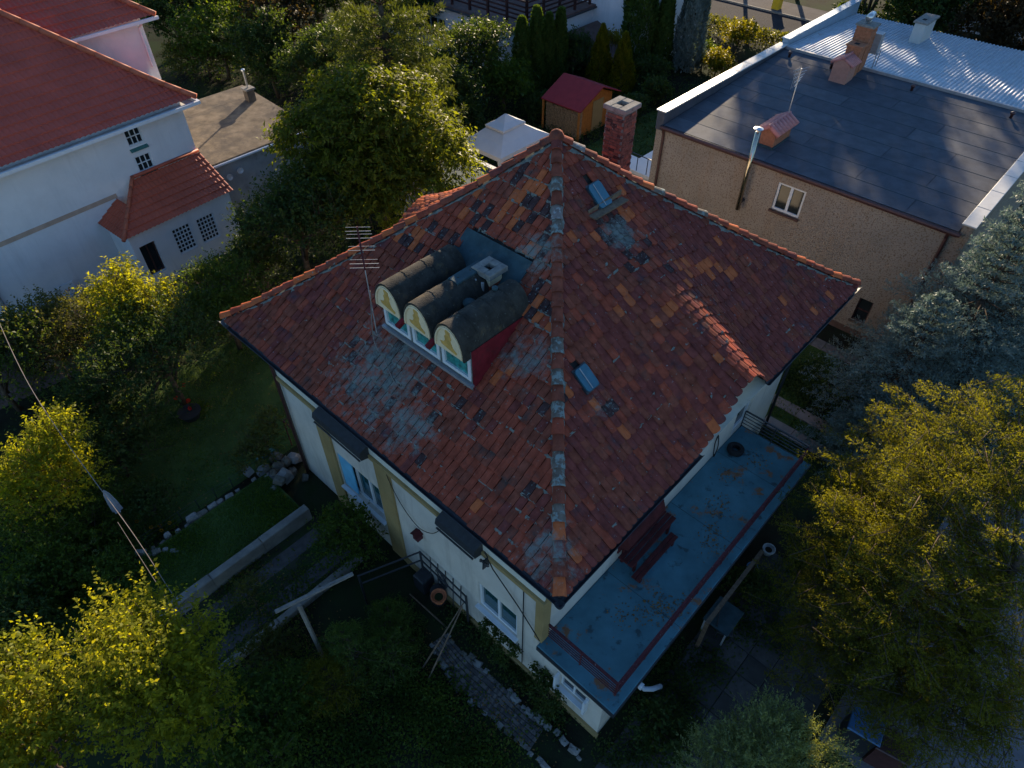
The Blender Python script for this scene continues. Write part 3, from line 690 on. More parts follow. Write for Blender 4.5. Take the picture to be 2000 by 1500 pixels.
# triple barrel dormer
UF = 1.60; R0 = .41; ZB = 8.16; VC = (6.02, 5.12, 4.22); ZS = 7.42
dm = MB()
wall(dm, ((UF + .12, 0, 0), (0, 1, 0), (-1, 0, 0)), 3.78, 6.46, 7.0, ZB + .1, [(c - .415, c + .415, ZS + .05, ZB - .02) for c in VC], .12)
dorm = dm.build('dormer', M['mortar'], house)
for y_, fc in ((3.78, (0, 1, 2, 3)), (6.46, (3, 2, 1, 0))):
    sd_ = MB(); sd_.add([(UF + .122, y_, 7.0), (3.5, y_, 8.2), (3.5, y_, ZB + .1), (UF + .122, y_, ZB + .1)], [fc]); sd_.build('dormer_cheek', M['red_paint'], dorm)
sl_ = MB(); sl_.box(UF + .03, UF + .115, 3.74, 6.5, ZS - .06, ZS); sl_.build('dormer_sill', M['flash'], dorm)
FRD = ((UF + .12, 0, 0), (0, 1, 0), (-1, 0, 0))
for c in VC:
    window(house, FRD, c - .41, c + .41, ZS + .055, ZB - .02, 1, 1, M['white_frame'], M['glass_teal'], .075, .05, .03)
    # barrel roof: half-elliptic shell running back into the slope
    ba = MB(); n = 15; ub = 3.42
    def arc(u, th, r): return (u, c - math.cos(th) * r, ZB + math.sin(th) * r * 1.5)
    for rr, flip in ((R0 + .015, 1), (R0 - .02, 0)):
        ba.grid(lambda th, u, rr=rr: arc(u, th, rr), np.linspace(-.12 if True else 0, math.pi + .12, n), np.linspace(UF - .06, ub, 8))
    ends = [arc(UF - .06, th, R0 + .015) for th in np.linspace(-.12, math.pi + .12, n)]; ei = [arc(UF - .06, th, R0 - .02) for th in np.linspace(-.12, math.pi + .12, n)]
    ba.add(ends + ei, [(i, i + 1, n + i + 1, n + i) for i in range(n - 1)])
    bo = ba.build('barrel_roof', M['barrel_felt'], dorm, smooth=True)
    for us_ in (2.05, 2.62, 3.1):
        hs = MB(); us2 = us_ + random.uniform(-.12, .12); hs.grid(lambda th, u: arc(u + .02 * math.sin(3 * th), th, R0 + .022), np.linspace(-.1, math.pi + .1, 17), [us2, us2 + .035]); hs.build('felt_lap', M['barrel_felt'], bo)
    ga = MB(); th = np.linspace(-.1, math.pi + .1, 21); ga.prism([(UF - .052, c - math.cos(t) * (R0 - .025), ZB + math.sin(t) * (R0 - .025) * 1.5) for t in th], (.1, 0, 0)); ga.build('gable', M['gable_cream'], dorm)
    rim = MB(); rim.tube([(UF - .066, c - math.cos(t) * (R0 - .05), ZB + math.sin(t) * (R0 - .05) * 1.5) for t in np.linspace(-.05, math.pi + .05, 20)], .02, 5); rim.build('gable_rim', M['gable_cream'], dorm)
    # worn gold shape on the gable
    gp = [(-.03, .50), (.07, .46), (.06, .38), (.10, .30), (.07, .24), (.13, .10), (.24, .03), (.22, -.02), (-.02, .02), (-.20, .06), (-.23, .12), (-.13, .14), (-.08, .22), (-.10, .30), (-.05, .36), (-.07, .44)]
    gd = MB(); gd.prism([(UF - .062, c - y * .95, ZB + z * 1.0 + .02) for y, z in gp], (.011, 0, 0)); gd.build('gable_ornament', M['gable_gold'], dorm)
for c in (5.57, 4.67):
    pz = MB(); pz.bar((UF + .1, c, ZB + .02), (UF - .22, c, ZB - .1), .1, .09); pz.build('spout', M['red_paint'], dorm)
# felt between and behind the barrels
pf = MB(); pf.box(UF + .13, 3.35, 3.83, 6.42, ZB + .0, ZB + .07); pf.build('valley_felt', M['patch_felt'], dorm)
pf = MB(); pf.add([(2.95, 4.3, prof(2.95 / AU) + .06), (4.02, 4.3, prof(4.02 / AU) + .1), (4.02, 6.2, prof(4.02 / AU) + .1), (2.95, 6.2, prof(2.95 / AU) + .06), (2.95, 4.3, prof(2.95 / AU)), (4.02, 4.3, prof(4.02 / AU)), (4.02, 6.2, prof(4.02 / AU)), (2.95, 6.2, prof(2.95 / AU))], [(0, 1, 2, 3), (0, 4, 5, 1), (1, 5, 6, 2), (2, 6, 7, 3)]); pf.build('felt_patch', M['patch_felt'], dorm)
pb = MB(); pb.cbox(2.55, 3.4, 4.98, 5.26, ZB + .5, ZB + .645, .01); pb.build('felt_patch', M['patch_felt'], dorm)
# small rendered chimney behind the barrels
ch = MB(); ch.box(3.2, 3.55, 4.72, 5.07, 7.9, 8.72); cho = ch.build('chimney', M['gable_cream'], house); cho['label'] = 'small peeling chimney behind the dormer'
cb = MB()
for x0, x1, y0, y1 in ((3.11, 3.64, 4.63, 4.8), (3.11, 3.64, 4.99, 5.16), (3.11, 3.29, 4.8, 4.99), (3.46, 3.64, 4.8, 4.99)): cb.cbox(x0, x1, y0, y1, 8.72, 8.84, .012)
cb.build('chimney_cap', M['concrete'], cho)
di = MB(); di.box(3.29, 3.46, 4.8, 4.99, 8.68, 8.725); di.build('flue', M['rubber'], cho)
bp_ = MB(); bp_.box(3.19, 3.56, 4.71, 5.08, 7.9, 8.5); bp_.build('chimney_base', M['tile_brown'], cho)
pi_ = MB(); pi_.tube([(3.05, 4.78, 8.1), (3.05, 4.78, 8.65)], .035, 8); pi_.tube([(2.98, 4.9, 8.1), (2.98, 4.9, 8.72)], .018, 6); pi_.build('vent_pipe', M['alu_dull'], cho)
vp = MB(); vp.lathe([(.09, 0), (.09, .28), (.13, .3), (.13, .36), (.05, .42)], (2.55, 4.67, ZB), 12); vp.build('roof_vent', M['patch_felt'], dorm, smooth=True)
vp = MB(); vp.lathe([(.04, 0), (.04, .07), (.065, .08), (.065, .12), (.03, .14)], (2.95, 4.33, ZB + .55), 12); vp.build('roof_vent', M['patch_felt'], dorm, smooth=True)

# skylights
def skylight(u0, u1, v0, v1, label):
    z0, z1 = prof(v0 / AV) + bumpR((u0 + u1) / 2, v0), prof(v1 / AV) + bumpR((u0 + u1) / 2, v1)
    a = np.array([u0, v0, z0]); ax = np.array([u1 - u0, 0, 0.]); ay = np.array([0, v1 - v0, z1 - z0]); nn = np.cross(ax, ay); nn /= np.linalg.norm(nn)
    f = MB(); f.obox(a + ax / 2 + ay / 2 + nn * .05, ax / 2 * 1.12, ay / 2 * 1.1, nn * .05); o = f.build('skylight', M['metal_dark'], house); o['label'] = label
    pts = []; r_ = .16
    for cx, cy, t0 in ((1 - r_, 1 - r_, 0), (r_, 1 - r_, 90), (r_, r_, 180), (1 - r_, r_, 270)):
        for k in range(4): t = R(t0 + 30 * k); pts.append(a + ax * (cx + r_ * math.cos(t)) + ay * (cy + r_ * math.sin(t)) + nn * .101)
    l = MB(); n = len(pts); cen = [a + ax * .38 + ay * .93 + nn * .15, a + ax * .38 + ay * .07 + nn * .15]
    l.prism(pts, nn * .035); l.build('skylight_dome', M['sky_blue'], o)
    rb = MB(); rb.bar(a + ax * .4 + ay * .04 + nn * .14, a + ax * .4 + ay * .96 + nn * .14, .02, .02, nn); rb.build('skylight_rib', M['flash'], o)
skylight(5.98, 6.38, 4.18, 4.6, 'upper blue skylight near the roof top'); skylight(2.98, 3.33, 1.96, 2.35, 'lower blue skylight')
fs_ = MB(); z = prof(4.06 / AV)
fs_.bar((5.62, 4.06, z + .16), (6.72, 4.02, z + .16), .2, .03); fs_.bar((5.66, 4.2, z + .2), (6.74, 4.16, z + .26), .03, .12)
for u in (5.75, 6.6): fs_.bar((u, 4.1, z - .02), (u, 4.06, z + .15), .03, .03, (1, 0, 0))
fs_.build('chimney_sweep_step', M['timber'], house)
# tall brick chimney on the far slope
bc = thing  # alias kept short
cx0, cy0, CW = 10.8, 7.1, .62
core = MB(); core.box(cx0 - CW / 2 + .012, cx0 + CW / 2 - .012, cy0 - CW / 2 + .012, cy0 + CW / 2 - .012, 6.2, 9.12)
bcm = core.build('brick_chimney', M['mortar'], house)
bh = .088; bl = CW / 3; bm1 = []
for mm in ('brick', 'brick', 'brick2', 'tile_dark'):
    b = MB(); b.cbox(-bl / 2 + .006, bl / 2 - .006, 0, .1, .005, bh - .006, .006); bm1.append(b.mesh('brick', M[mm]))
for k in range(int((9.1 - 6.75) / bh)):
    z = 6.75 + k * bh
    for (ox, oy, ang) in ((0, -CW / 2, 0), (CW / 2, 0, R(90)), (0, CW / 2, R(180)), (-CW / 2, 0, R(270))):
        if (ang == R(90) or ang == R(180)) and k < 18: continue
        sh = (k % 2) * bl / 2
        for j in range(3):
            x = -CW / 2 + bl / 2 + j * bl + (sh if j < 2 else 0) - (0 if sh == 0 else bl * .25)
            x = max(-CW / 2 + bl / 2, min(CW / 2 - bl / 2, x + random.uniform(-.004, .004)))
            o = link('brick', random.choices(bm1, (5, 4, 2, 1.5))[0], bcm); o.matrix_local = Matrix.Translation((cx0 + ox, cy0 + oy, z)) @ Matrix.Rotation(ang, 4, 'Z') @ Matrix.Translation((x, -.004 + random.uniform(-.004, .004), 0))
cp = MB(); q = CW / 2 + .06; i_ = .13
for x0, x1, y0, y1 in ((-q, q, -q, -i_), (-q, q, i_, q), (-q, -i_, -i_, i_), (i_, q, -i_, i_)): cp.cbox(cx0 + x0, cx0 + x1, cy0 + y0, cy0 + y1, 9.12, 9.24, .014)
cp.build('chimney_cap', M['concrete'], bcm)
di = MB(); di.box(cx0 - i_, cx0 + i_, cy0 - i_, cy0 + i_, 9.1, 9.128); di.build('flue', M['rubber'], bcm)
# ================================================================== white house on the left
LA = np.array([-18.91, 19.5, 0.]); LYAW = R(39.1); LR = R(90) - LYAW
wh = thing('white_house', 'white rendered house with a dark red metal tile roof', 'house', LA, LR)   # local x along the front, y back
FRW = ((0, 0, 0), (1, 0, 0), (0, -1, 0))
hA = (6.78, 7.42, 4.84, 5.5); hB = (6.79, 7.44, 3.78, 4.42)
wm = MB(); wall(wm, FRW, -6, 9.28, .25, 5.9, [hA, hB], .16); wall(wm, ((9.28, 0, 0), (0, 1, 0), (1, 0, 0)), 0, 9, 0, 5.9); wm.build('wall', M['render_white'], wh)
pl = MB(); pl.box(-6, 9.3, -.02, .1, 0, .248); pl.build('plinth', M['plinth'], wh)
bd = MB(); bd.box(-6, 5.6, -.018, .0, 3.25, 3.42); bd.build('string_course', M['band'], wh)
bd = MB(); bd.box(-6, 6.7, -.05, -.001, 5.56, 5.63); bd.box(7.5, 9.32, -.05, -.001, 5.56, 5.63); bd.build('string_course', M['band'], wh)
for h in (hA, hB):
    window(wh, FRW, *h, 3, 2, M['white_frame'], M['glass'], .045, .028, .1)
    s_ = MB(); s_.prism([(h[0] - .04, -.1, h[2] - .16), (h[0] - .04, .1, h[2] - .002), (h[1] + .04, .1, h[2] - .002), (h[1] + .04, -.1, h[2] - .16)], (0, 0, -.03)); s_.build('window_sill', M['green_sill'], wh)
def metal_roof(name, parent, x0, x1, depth, z0, pitch, mat_, origin=(0, 0), ax=(1, 0), inw=(0, 1), hipR=True, hipL=False, mod=.19, step=.34, bell=0.):
    "pressed sheet roof: wave across the slope, small step at every course; hips clip the ends"
    tp = math.tan(pitch); cs = math.cos(pitch); nst = int(depth / cs / step)
    ts = []
    for k in range(nst + 1):
        t = k * step * cs; ts += [(t, 0.), (t + step * cs - .002, 1.)]
    ts = [q for q in ts if q[0] <= depth]
    xs = np.arange(x0, x1 + 1e-6, mod / 6)
    o = np.array([*origin, 0.]); A = np.array([*ax, 0.]); B = np.array([*inw, 0.])
    mb = MB(); vs = []; nu = len(xs)
    for t, ph in ts:
        lo = x0 + (t if hipL else 0); hi = x1 - (t if hipR else 0)
        z = z0 + t * tp - bell * max(0, 1 - t / 1.2) ** 0 * 0 + bell * max(0., 1 - t / 1.3) ** 2
        for x in xs:
            xx = min(max(x, lo), hi); w = .032 * abs(math.sin(math.pi * xx / mod)) ** .8
            vs.append(o + A * xx + B * t + np.array([0, 0, z + w + .045 * (1 - ph)]))
    fs = []
    for j in range(len(ts) - 1):
        t = ts[j][0]; lo = x0 + (t if hipL else 0) - mod / 6; hi = x1 - (t if hipR else 0) + mod / 6
        for i in range(nu - 1):
            if lo <= xs[i] and xs[i + 1] <= hi: fs.append((j * nu + i, j * nu + i + 1, (j + 1) * nu + i + 1, (j + 1) * nu + i))
    mb.add(vs, fs); return mb.build(name, mat_, parent)
def hipcaps(parent, p0, p1, n, r, mt, bell=0.):
    p0, p1 = np.array(p0, float), np.array(p1, float)
    for k in range(n):
        f0, f1 = k / n, min(1, (k + 1.12) / n)
        q = [p0 + (p1 - p0) * f for f in (f0, f1)]
        for i, f in enumerate((f0, f1)): q[i][2] += bell * max(0., 1 - f * 4.5) ** 2
        b = MB(); b.tube(q, [r * 1.12, r], 8); b.build('hip_cap', mt, parent, smooth=True)
PT = R(39.5); EZL = 5.78
rf = metal_roof('roof', wh, -6.05, 9.75, 7.6, EZL, PT, M['metal_tile'], origin=(0, -.45), hipR=True, bell=.12)
metal_roof('roof_side', rf, -.45, 9, 6.5, EZL, PT, M['metal_tile'], origin=(9.75, 0), ax=(0, 1), inw=(-1, 0), hipR=False, hipL=True)
hipcaps(rf, (9.78, -.48, EZL + .06), (9.75 - 6.2, -.45 + 6.2, EZL + .08 + 6.2 * math.tan(PT)), 17, .1, M['hip_cap'], .12)
gu = MB(); gu.box(-6, 9.83, -.56, -.44, EZL - .1, EZL + .02); gu.box(9.75, 9.85, -.44, 8, EZL - .1, EZL + .02); gu.build('gutter', M['white_metal'], wh)
sf = MB(); sf.box(-6, 9.74, -.44, -.002, EZL - .12, EZL - .09); sf.box(9.285, 9.74, 0, 8, EZL - .12, EZL - .09); sf.build('soffit', M['render_white'], wh)
dp = MB(); dp.tube([(.28, -.06, 5.6), (.28, -.06, 0)], .05, 8); dp.build('downpipe', M['flash'], wh)
# upper wing behind
wg = MB(); wg.box(2, 10.4, 3.35, 10, 5.5, 7.92); wg.build('wing_wall', M['render_white'], wh)
r2 = metal_roof('wing_roof', wh, -4, 10.85, 5, 7.95, R(36), M['metal_tile'], origin=(0, 2.95), hipR=True)
metal_roof('wing_roof_side', r2, 2.95, 12, 4, 7.95, R(36), M['metal_tile'], origin=(10.85, 0), ax=(0, 1), inw=(-1, 0), hipR=False, hipL=True)
hipcaps(r2, (10.88, 2.92, 8.02), (10.85 - 5, 7.95, 8.02 + 5 * math.tan(R(36))), 13, .1, M['hip_cap'])
gu = MB(); gu.box(-2, 10.93, 2.84, 2.95, 7.84, 7.95); gu.build('wing_gutter', M['white_metal'], r2)
dp = MB(); dp.tube([(10.2, 2.9, 7.85), (10.2, 3.26, 7.6), (10.2, 3.28, 6.1)], .045, 8); dp.build('downpipe', M['white_metal'], wh)
# porch with glass block windows
FRP = ((0, -1.72, 0), (1, 0, 0), (0, -1, 0)); XP0, XP1 = 4.75, 9.2
gb = ((6.40, 7.18, .9, 2.02), (7.48, 8.26, .88, 1.98)); dh = (4.98, 5.62, .62, 1.98)
pm = MB(); wall(pm, FRP, XP0, XP1, 0, 2.55, [dh, *gb], .2); wall(pm, ((XP0, 0, 0), (0, 1, 0), (-1, 0, 0)), -1.72, 0, 0, 2.55); wall(pm, ((XP1, 0, 0), (0, 1, 0), (1, 0, 0)), -1.72, 0, 0, 2.55)
pm.build('porch_wall', M['render_white'], wh)
window(wh, FRP, *dh, 2, 1, M['metal_brown'], M['glass'], .05, .05, .17)
for h in gb: window(wh, FRP, *h, 5, 6, M['white_frame'], M['glass'], .03, .035, .1, name='glass_block_window')
pr_ = metal_roof('porch_roof', wh, XP0 - .25, XP1 + .12, 1.95, 2.58, R(31), M['porch_tile'], origin=(0, -1.97), hipR=False, hipL=True, mod=.17, step=.3)
metal_roof('porch_roof_side', pr_, -1.97, .0, 1.2, 2.58, R(31), M['porch_tile'], origin=(XP0 - .25, 0), ax=(0, 1), inw=(1, 0), hipR=False, hipL=True, mod=.17, step=.3)
hipcaps(pr_, (XP0 - .26, -1.98, 2.64), (XP0 - .25 + 1.92, -.05, 2.64 + 1.92 * math.tan(R(31))), 6, .07, M['hip_cap'])
rc = MB(); rc.tube([(XP0 + 1.6, -.06, 3.78), (XP1 + .12, -.06, 3.78)], .07, 8); rc.build('porch_ridge', M['porch_tile'], pr_, smooth=True)
# boxes and board on the front
bx = MB(); bx.cbox(2.2, 2.62, -.2, -.02, 0, .48, .02); tag(bx.build('meter_box', M['plastic_grey'], loc=LA, rz=LR), 'grey meter box standing under the sign board on the white house', 'box')
bx = MB(); bx.box(2.05, 2.68, -.12, -.08, .5, .98); bo = bx.build('sign_board', M['white_metal'], loc=LA, rz=LR); tag(bo, 'pale board with faint red marks fixed on the white wall', 'board')
bx = MB()
for a, b, c, d in ((2.32, 2.34, .68, .78), (2.32, 2.38, .68, .695), (2.42, 2.44, .68, .78), (2.42, 2.48, .68, .695)): bx.box(a, b, -.126, -.121, c, d)
bx.build('board_mark', M['flower_red'], bo)
bx = MB(); bx.cbox(.62, .9, -.18, -.02, 0, .78, .02); bo = bx.build('gas_box', M['plastic_grey'], loc=LA, rz=LR); tag(bo, 'narrow tall blue-grey box against the white house front', 'box')
bx = MB(); bx.box(.7, .82, -.186, -.181, .6, .68); bx.build('box_grille', M['metal_dark'], bo)
# garage
gx = thing('garage', 'grey garage with a worn felt roof beside the white house', 'garage', W(0, 0), HR)
g0, g1, g2, g3 = 6.15, 11.3, 24.4, 30.2
gm = MB(); wall(gm, ((0, g2 + .15, 0), (1, 0, 0), (0, -1, 0)), g0 + .1, g1, 0, 2.85); wall(gm, ((g0 + .1, 0, 0), (0, 1, 0), (-1, 0, 0)), g2 + .15, g3, 0, 2.85); wall(gm, ((g1, 0, 0), (0, 1, 0), (1, 0, 0)), g2 + .15, g3, 0, 2.85); gm.build('wall', M['plaster_grey'], gx)
gr = MB(); gr.prism([(g0, g2, 2.86), (g1 + .1, g2, 2.86), (g1 + .1, g3, 3.2), (g0, g3, 3.2)], (0, 0, .12)); gro = gr.build('roof', M['felt_tan'], gx)
for k in range(5):
    fz = MB(); v0 = g2 + .03 + k * 1.12; z_ = lambda v: 2.86 + (v - g2) / (g3 - g2) * .34 + .12
    fz.prism([(g0 + .02, v0, z_(v0) + .002 + .001 * k), (g1 + .08, v0, z_(v0) + .002 + .001 * k), (g1 + .08, v0 + 1.15, z_(v0 + 1.15) + .002), (g0 + .02, v0 + 1.15, z_(v0 + 1.15) + .002)], (0, 0, .008)); fz.build('felt_strip', M['felt_tan'], gro)
gg = MB(); gg.tube([(g0 - .1, g2 - .06, 2.9), (g1 + .2, g2 - .06, 2.9)], .06, 8); gg.build('gutter', M['white_metal'], gx)
gc = MB(); gc.box(10.6, 10.98, 28.3, 28.68, 2.9, 3.75); gco = gc.build('chimney', M['felt_tan'], gx)
c2 = MB(); c2.cbox(10.54, 11.04, 28.24, 28.74, 3.75, 3.83, .01); c2.build('chimney_cap', M['concrete'], gco)
c2 = MB(); c2.tube([(10.79, 28.49, 3.83), (10.79, 28.49, 4.6)], .05, 10); c2.lathe([(.05, 0), (.1, .02), (.09, .07), (.02, .1)], (10.79, 28.49, 4.6), 12); c2.build('flue_pipe', M['alu'], gco)
for k, (u, z) in enumerate(((6.9, 2.2), (7.45, 2.3))):
    a = MB(); a.lathe([(.02, 0), (.13, .03), (.15, .1), (.14, .11), (.1, .05), (.0, .04)], (0, 0, 0), 12); o = a.build('wall_lamp', M['white_metal'], gx); o.location = (u, g2 + .12, z); o.rotation_euler = (R(90), 0, 0)

# ================================================================== brown pebbledash building on the right
B0, B1 = 18.32, 28.0; V0, V1 = -.95, 10.05; BZ, BZ2 = 5.2, 5.55
bb = thing('brown_building', 'tan pebbledash building with a flat felt roof and corrugated rear roof', 'building', W(0, 0), HR)
FRB = ((B0, 0, 0), (0, 1, 0), (-1, 0, 0)); va = 1.78
bw1 = (va + 2.19, va + 3.26, 3.58, 4.66); bw2 = (va - 1.38, va - .88, .62, 1.62); bw3 = (va + 2.2, va + 3.26, 1.5, 2.2)
bm2 = MB(); wall(bm2, FRB, V0, V1 + .35, .25, BZ, [bw1, bw2, bw3], .18); wall(bm2, ((0, V1 + .35, 0), (1, 0, 0), (0, 1, 0)), B0, 36, 0, BZ); wall(bm2, ((0, V0 - .3, 0), (1, 0, 0), (0, -1, 0)), B0, 36, 0, BZ)
wall(bm2, FRB, V0 - .3, V0, .25, BZ, (), .1)
bm2.build('wall', M['pebble'], bb)
pl = MB(); pl.box(B0 - .03, B0 + .1, V0 - .3, V1 + .35, 0, .248); pl.build('plinth', M['plinth'], bb)
window(bb, FRB, *bw1, 2, 1, M['white_frame'], M['glass'], .08, .1, .1, .07, M['metal_brown']); window(bb, FRB, *bw3, 2, 1, M['white_frame'], M['glass'], .07, .09, .1, .06, M['metal_brown'])
window(bb, FRB, *bw2, 1, 2, M['metal_brown'], M['glass'], .04, .04, .1, .05, M['timber'])
rz = lambda u: BZ + .04 + (u - B0) / (B1 - B0) * (BZ2 - BZ)
ro = MB(); ro.prism([(B0 - .12, V0, BZ - .1), (B1, V0, BZ - .1), (B1, V1, BZ - .1), (B0 - .12, V1, BZ - .1)], (0, 0, .1)); ro = ro.build('roof', M['felt'][0], bb)
nst = 10; du = (B1 - B0 + .12) / nst
for k in range(nst):
    cuts = [V0]; x = V0 + random.uniform(1.5, 5)
    while x < V1 - 1: cuts.append(x); x += random.uniform(3.2, 5.2)
    cuts.append(V1)
    for a, b in zip(cuts[:-1], cuts[1:]):
        u0 = B0 - .12 + k * du; u1 = u0 + du - .012; f = MB(); e = .0015 * random.random()
        f.prism([(u0, a + .008, rz(u0) + e + .006), (u1, a + .008, rz(u1) + e), (u1, b - .008, rz(u1) + e), (u0, b - .008, rz(u0) + e + .006)], (0, 0, .01)); f.build('felt_strip', M['felt'][random.randrange(4)], ro)
    if k: 
        f = MB(); f.box(u0 - .006, u0 + .006, V0 + .01, V1 - .01, rz(u0) - .05, rz(u0) + .0175); f.build('felt_seam', M['patch_felt'], ro)
gu = MB(); gu.tube([(B0 - .2, V0 - .1, BZ - .02), (B0 - .2, V1 + .05, BZ - .02)], .075, 8); gu.box(B0 - .13, B0 - .1, V0, V1, BZ - .16, BZ - .0); gu.build('gutter', M['metal_brown'], bb)
for v in (V0 + .25, V1 - .05):
    d = MB(); d.tube([(B0 - .2, v, BZ - .05), (B0 - .09, v, BZ - .3), (B0 - .09, v, 0)], .055, 8); d.build('downpipe', M['metal_brown'], bb)
# parapets with sheet capping, every length a piece of its own
def parapet(v0, v1, u0, u1, h, mcap, n, wmat):
    b = MB(); b.prism([(u0, v0 + .03, BZ - .2), (u1, v0 + .03, BZ - .2), (u1, v1 - .03, BZ - .2), (u0, v1 - .03, BZ - .2)], (0, 0, h + .2)); o = b.build('parapet', wmat, bb)
    L = (u1 - u0) / n
    for k in range(n):
        c = MB(); c.cbox(u0 - .04 + k * L + .012, u0 - .04 + (k + 1) * L - .012, v0 - .03, v1 + .03, BZ + h + .002, BZ + h + .045, .012); c.build('capping', mcap, o)
parapet(V1, V1 + .38, B0 - .1, B1 + .2, .52, M['cap_white'], 9, M['felt'][1]); parapet(V1 + .02, V1 + .36, B1 + .2, 36.1, .72, M['cap_blue'], 4, M['cap_blue'])
parapet(V0 - .36, V0, B0 - .1, B1, .3, M['cap_white'], 7, M['pebble'])
# corrugated rear roof, sheet by sheet
def corr(parent, v0, v1, u0, u1, z0, z1, k):
    pit = .16; vs = np.arange(v0, v1 + 1e-6, pit / 4); m_ = MB()
    dz = random.uniform(0, .012); zz = [0, .0, .035, .035]
    m_.grid(lambda v, u: (u, v, z0 + (z1 - z0) * (u - u0) / (u1 - u0) + dz + zz[int(round((v - v0) / (pit / 4))) % 4]), vs, [u0, (u0 + u1) / 2, u1]); return m_.build('corrugated_sheet', M['galv'], parent)
cr = MB(); cr.prism([(B1 + .02, V0, BZ - .1), (36, V0, BZ - .1), (36, V1, BZ - .1), (B1 + .02, V1, BZ - .1)], (0, 0, .08)); cr = cr.build('rear_roof', M['felt'][0], bb)
k = 0; v = V0 - .9
while v < V1 - .2: corr(cr, v, min(v + .96, V1 + .02), B1 + .03, 36.05, BZ2 + .1, BZ2 - .25, k); v += .96; k += 1
fl_ = MB(); fl_.box(B1 - .06, B1 + .06, V0, V1, BZ2 + .05, BZ2 + .16); fl_.build('ridge_flashing', M['flash'], bb)
# vents on the roof
for v in (9.47, 7.51, 4.04, .27):
    a = MB(); a.lathe([(.055, -.1), (.055, .16), (.09, .17), (.09, .23), (.03, .27)], (27.2, v, rz(27.2)), 10); a.build('roof_vent', M['metal_brown'], bb, smooth=True)
# roofed brick chimney near the gutter, with aerial
def tiled_cap(parent, u0, u1, v0, v1, z, h, mt):
    vm = (v0 + v1) / 2
    for s in (-1, 1):
        n = 7; L = (u1 - u0) / n
        for k in range(n):
            t_ = MB(); a = np.array([u0 + k * L, vm, z + h]); b = np.array([u0 + k * L, (v0 if s < 0 else v1), z]); t_.tube([a + (L / 2, 0, 0), b + (L / 2, 0, 0)], [L * .45, L * .5], 6); t_.build('cap_tile', mt, parent, smooth=True)
    r_ = MB(); r_.tube([(u0 - .02, vm, z + h + .03), (u1 + .02, vm, z + h + .03)], .05, 8); r_.build('cap_ridge', mt, parent)
c1 = MB(); c1.prism([(19.15, 5.95, 5), (19.15, 6.5, 5), (19.15, 6.5, 5.85), (19.15, 6.225, 6.1), (19.15, 5.95, 5.85)], (1.3, 0, 0)); c1 = c1.build('chimney', M['chim_brick'], bb); c1['label'] = 'low brick chimney with a pink tiled cap'
tiled_cap(c1, 19.02, 20.6, 5.8, 6.65, 5.83, .27, M['chim_cap'])
f = MB(); f.box(19.1, 20.5, 5.9, 6.55, 5.15, 5.36); f.build('chimney_flashing', M['patch_felt'], c1)
# chimney group by the ridge
c2 = MB(); c2.box(26.0, 26.75, 6.35, 7.05, 5.3, 6.3); c2.prism([(26.0, 6.35, 6.3), (26.0, 7.05, 6.3), (26.0, 6.7, 6.5)], (.75, 0, 0)); c2 = c2.build('chimney', M['chim_pink'], bb); c2['label'] = 'low pink rendered chimney of the group'
tiled_cap(c2, 25.95, 26.8, 6.22, 7.18, 6.26, .26, M['chim_cap'])
c3 = MB(); c3.box(26.78, 27.25, 6.4, 7.0, 5.3, 6.75); c3 = c3.build('chimney', M['chim_brick'], bb)
q = MB(); q.cbox(26.73, 27.3, 6.34, 7.06, 6.75, 6.83, .01); q.build('chimney_cap', M['chim_brick'], c3); q = MB(); q.box(26.92, 27.1, 6.6, 6.8, 6.832, 6.84); q.build('flue', M['rubber'], c3)
c4 = MB(); c4.box(27.5, 28.1, 6.45, 7.1, 5.3, 7.35); c4 = c4.build('chimney', M['chim_brick'], bb); c4['label'] = 'tallest brick chimney of the group with a metal cowl'
for z in np.arange(6.3, 7.3, .16):
    q = MB(); q.box(27.485, 28.115, 6.435, 7.115, z, z + .11); q.build('brick_course', M['chim_brick'], c4)
q = MB(); q.cbox(27.44, 28.16, 6.38, 7.17, 7.35, 7.43, .01); q.build('chimney_cap', M['concrete'], c4)
q = MB(); q.tube([(27.6, 6.78, 7.65), (28.0, 6.78, 7.72)], .14, 12); q.tube([(27.8, 6.78, 7.42), (27.8, 6.78, 7.6)], .09, 10); q.build('cowl', M['alu'], c4, smooth=True)
q = MB(); q.box(28.2, 28.6, 6.2, 6.5, 6.2, 7.0); 
for du_, dv_ in ((28.22, 6.15), (28.6, 6.15)): q.bar((du_, dv_, 5.4), (du_, dv_, 6.3), .035, .035, (1, 0, 0))
q.bar((28.2, 6.15, 6.2), (28.62, 6.15, 6.2), .03, .03); q.build('service_ladder', M['flash'], c4)
c5 = MB(); c5.box(33.2, 34.6, 5.9, 6.4, 5, 6.3); c5 = c5.build('chimney', M['cap_white'], bb); c5['label'] = 'white chimney on the corrugated roof'
q = MB(); q.cbox(33.12, 34.68, 5.82, 6.48, 6.3, 6.38, .01); q.build('chimney_cap', M['timber_grey'], c5); q = MB(); q.box(33.5, 33.75, 6.08, 6.24, 6.381, 6.39); q.build('flue', M['rubber'], c5)
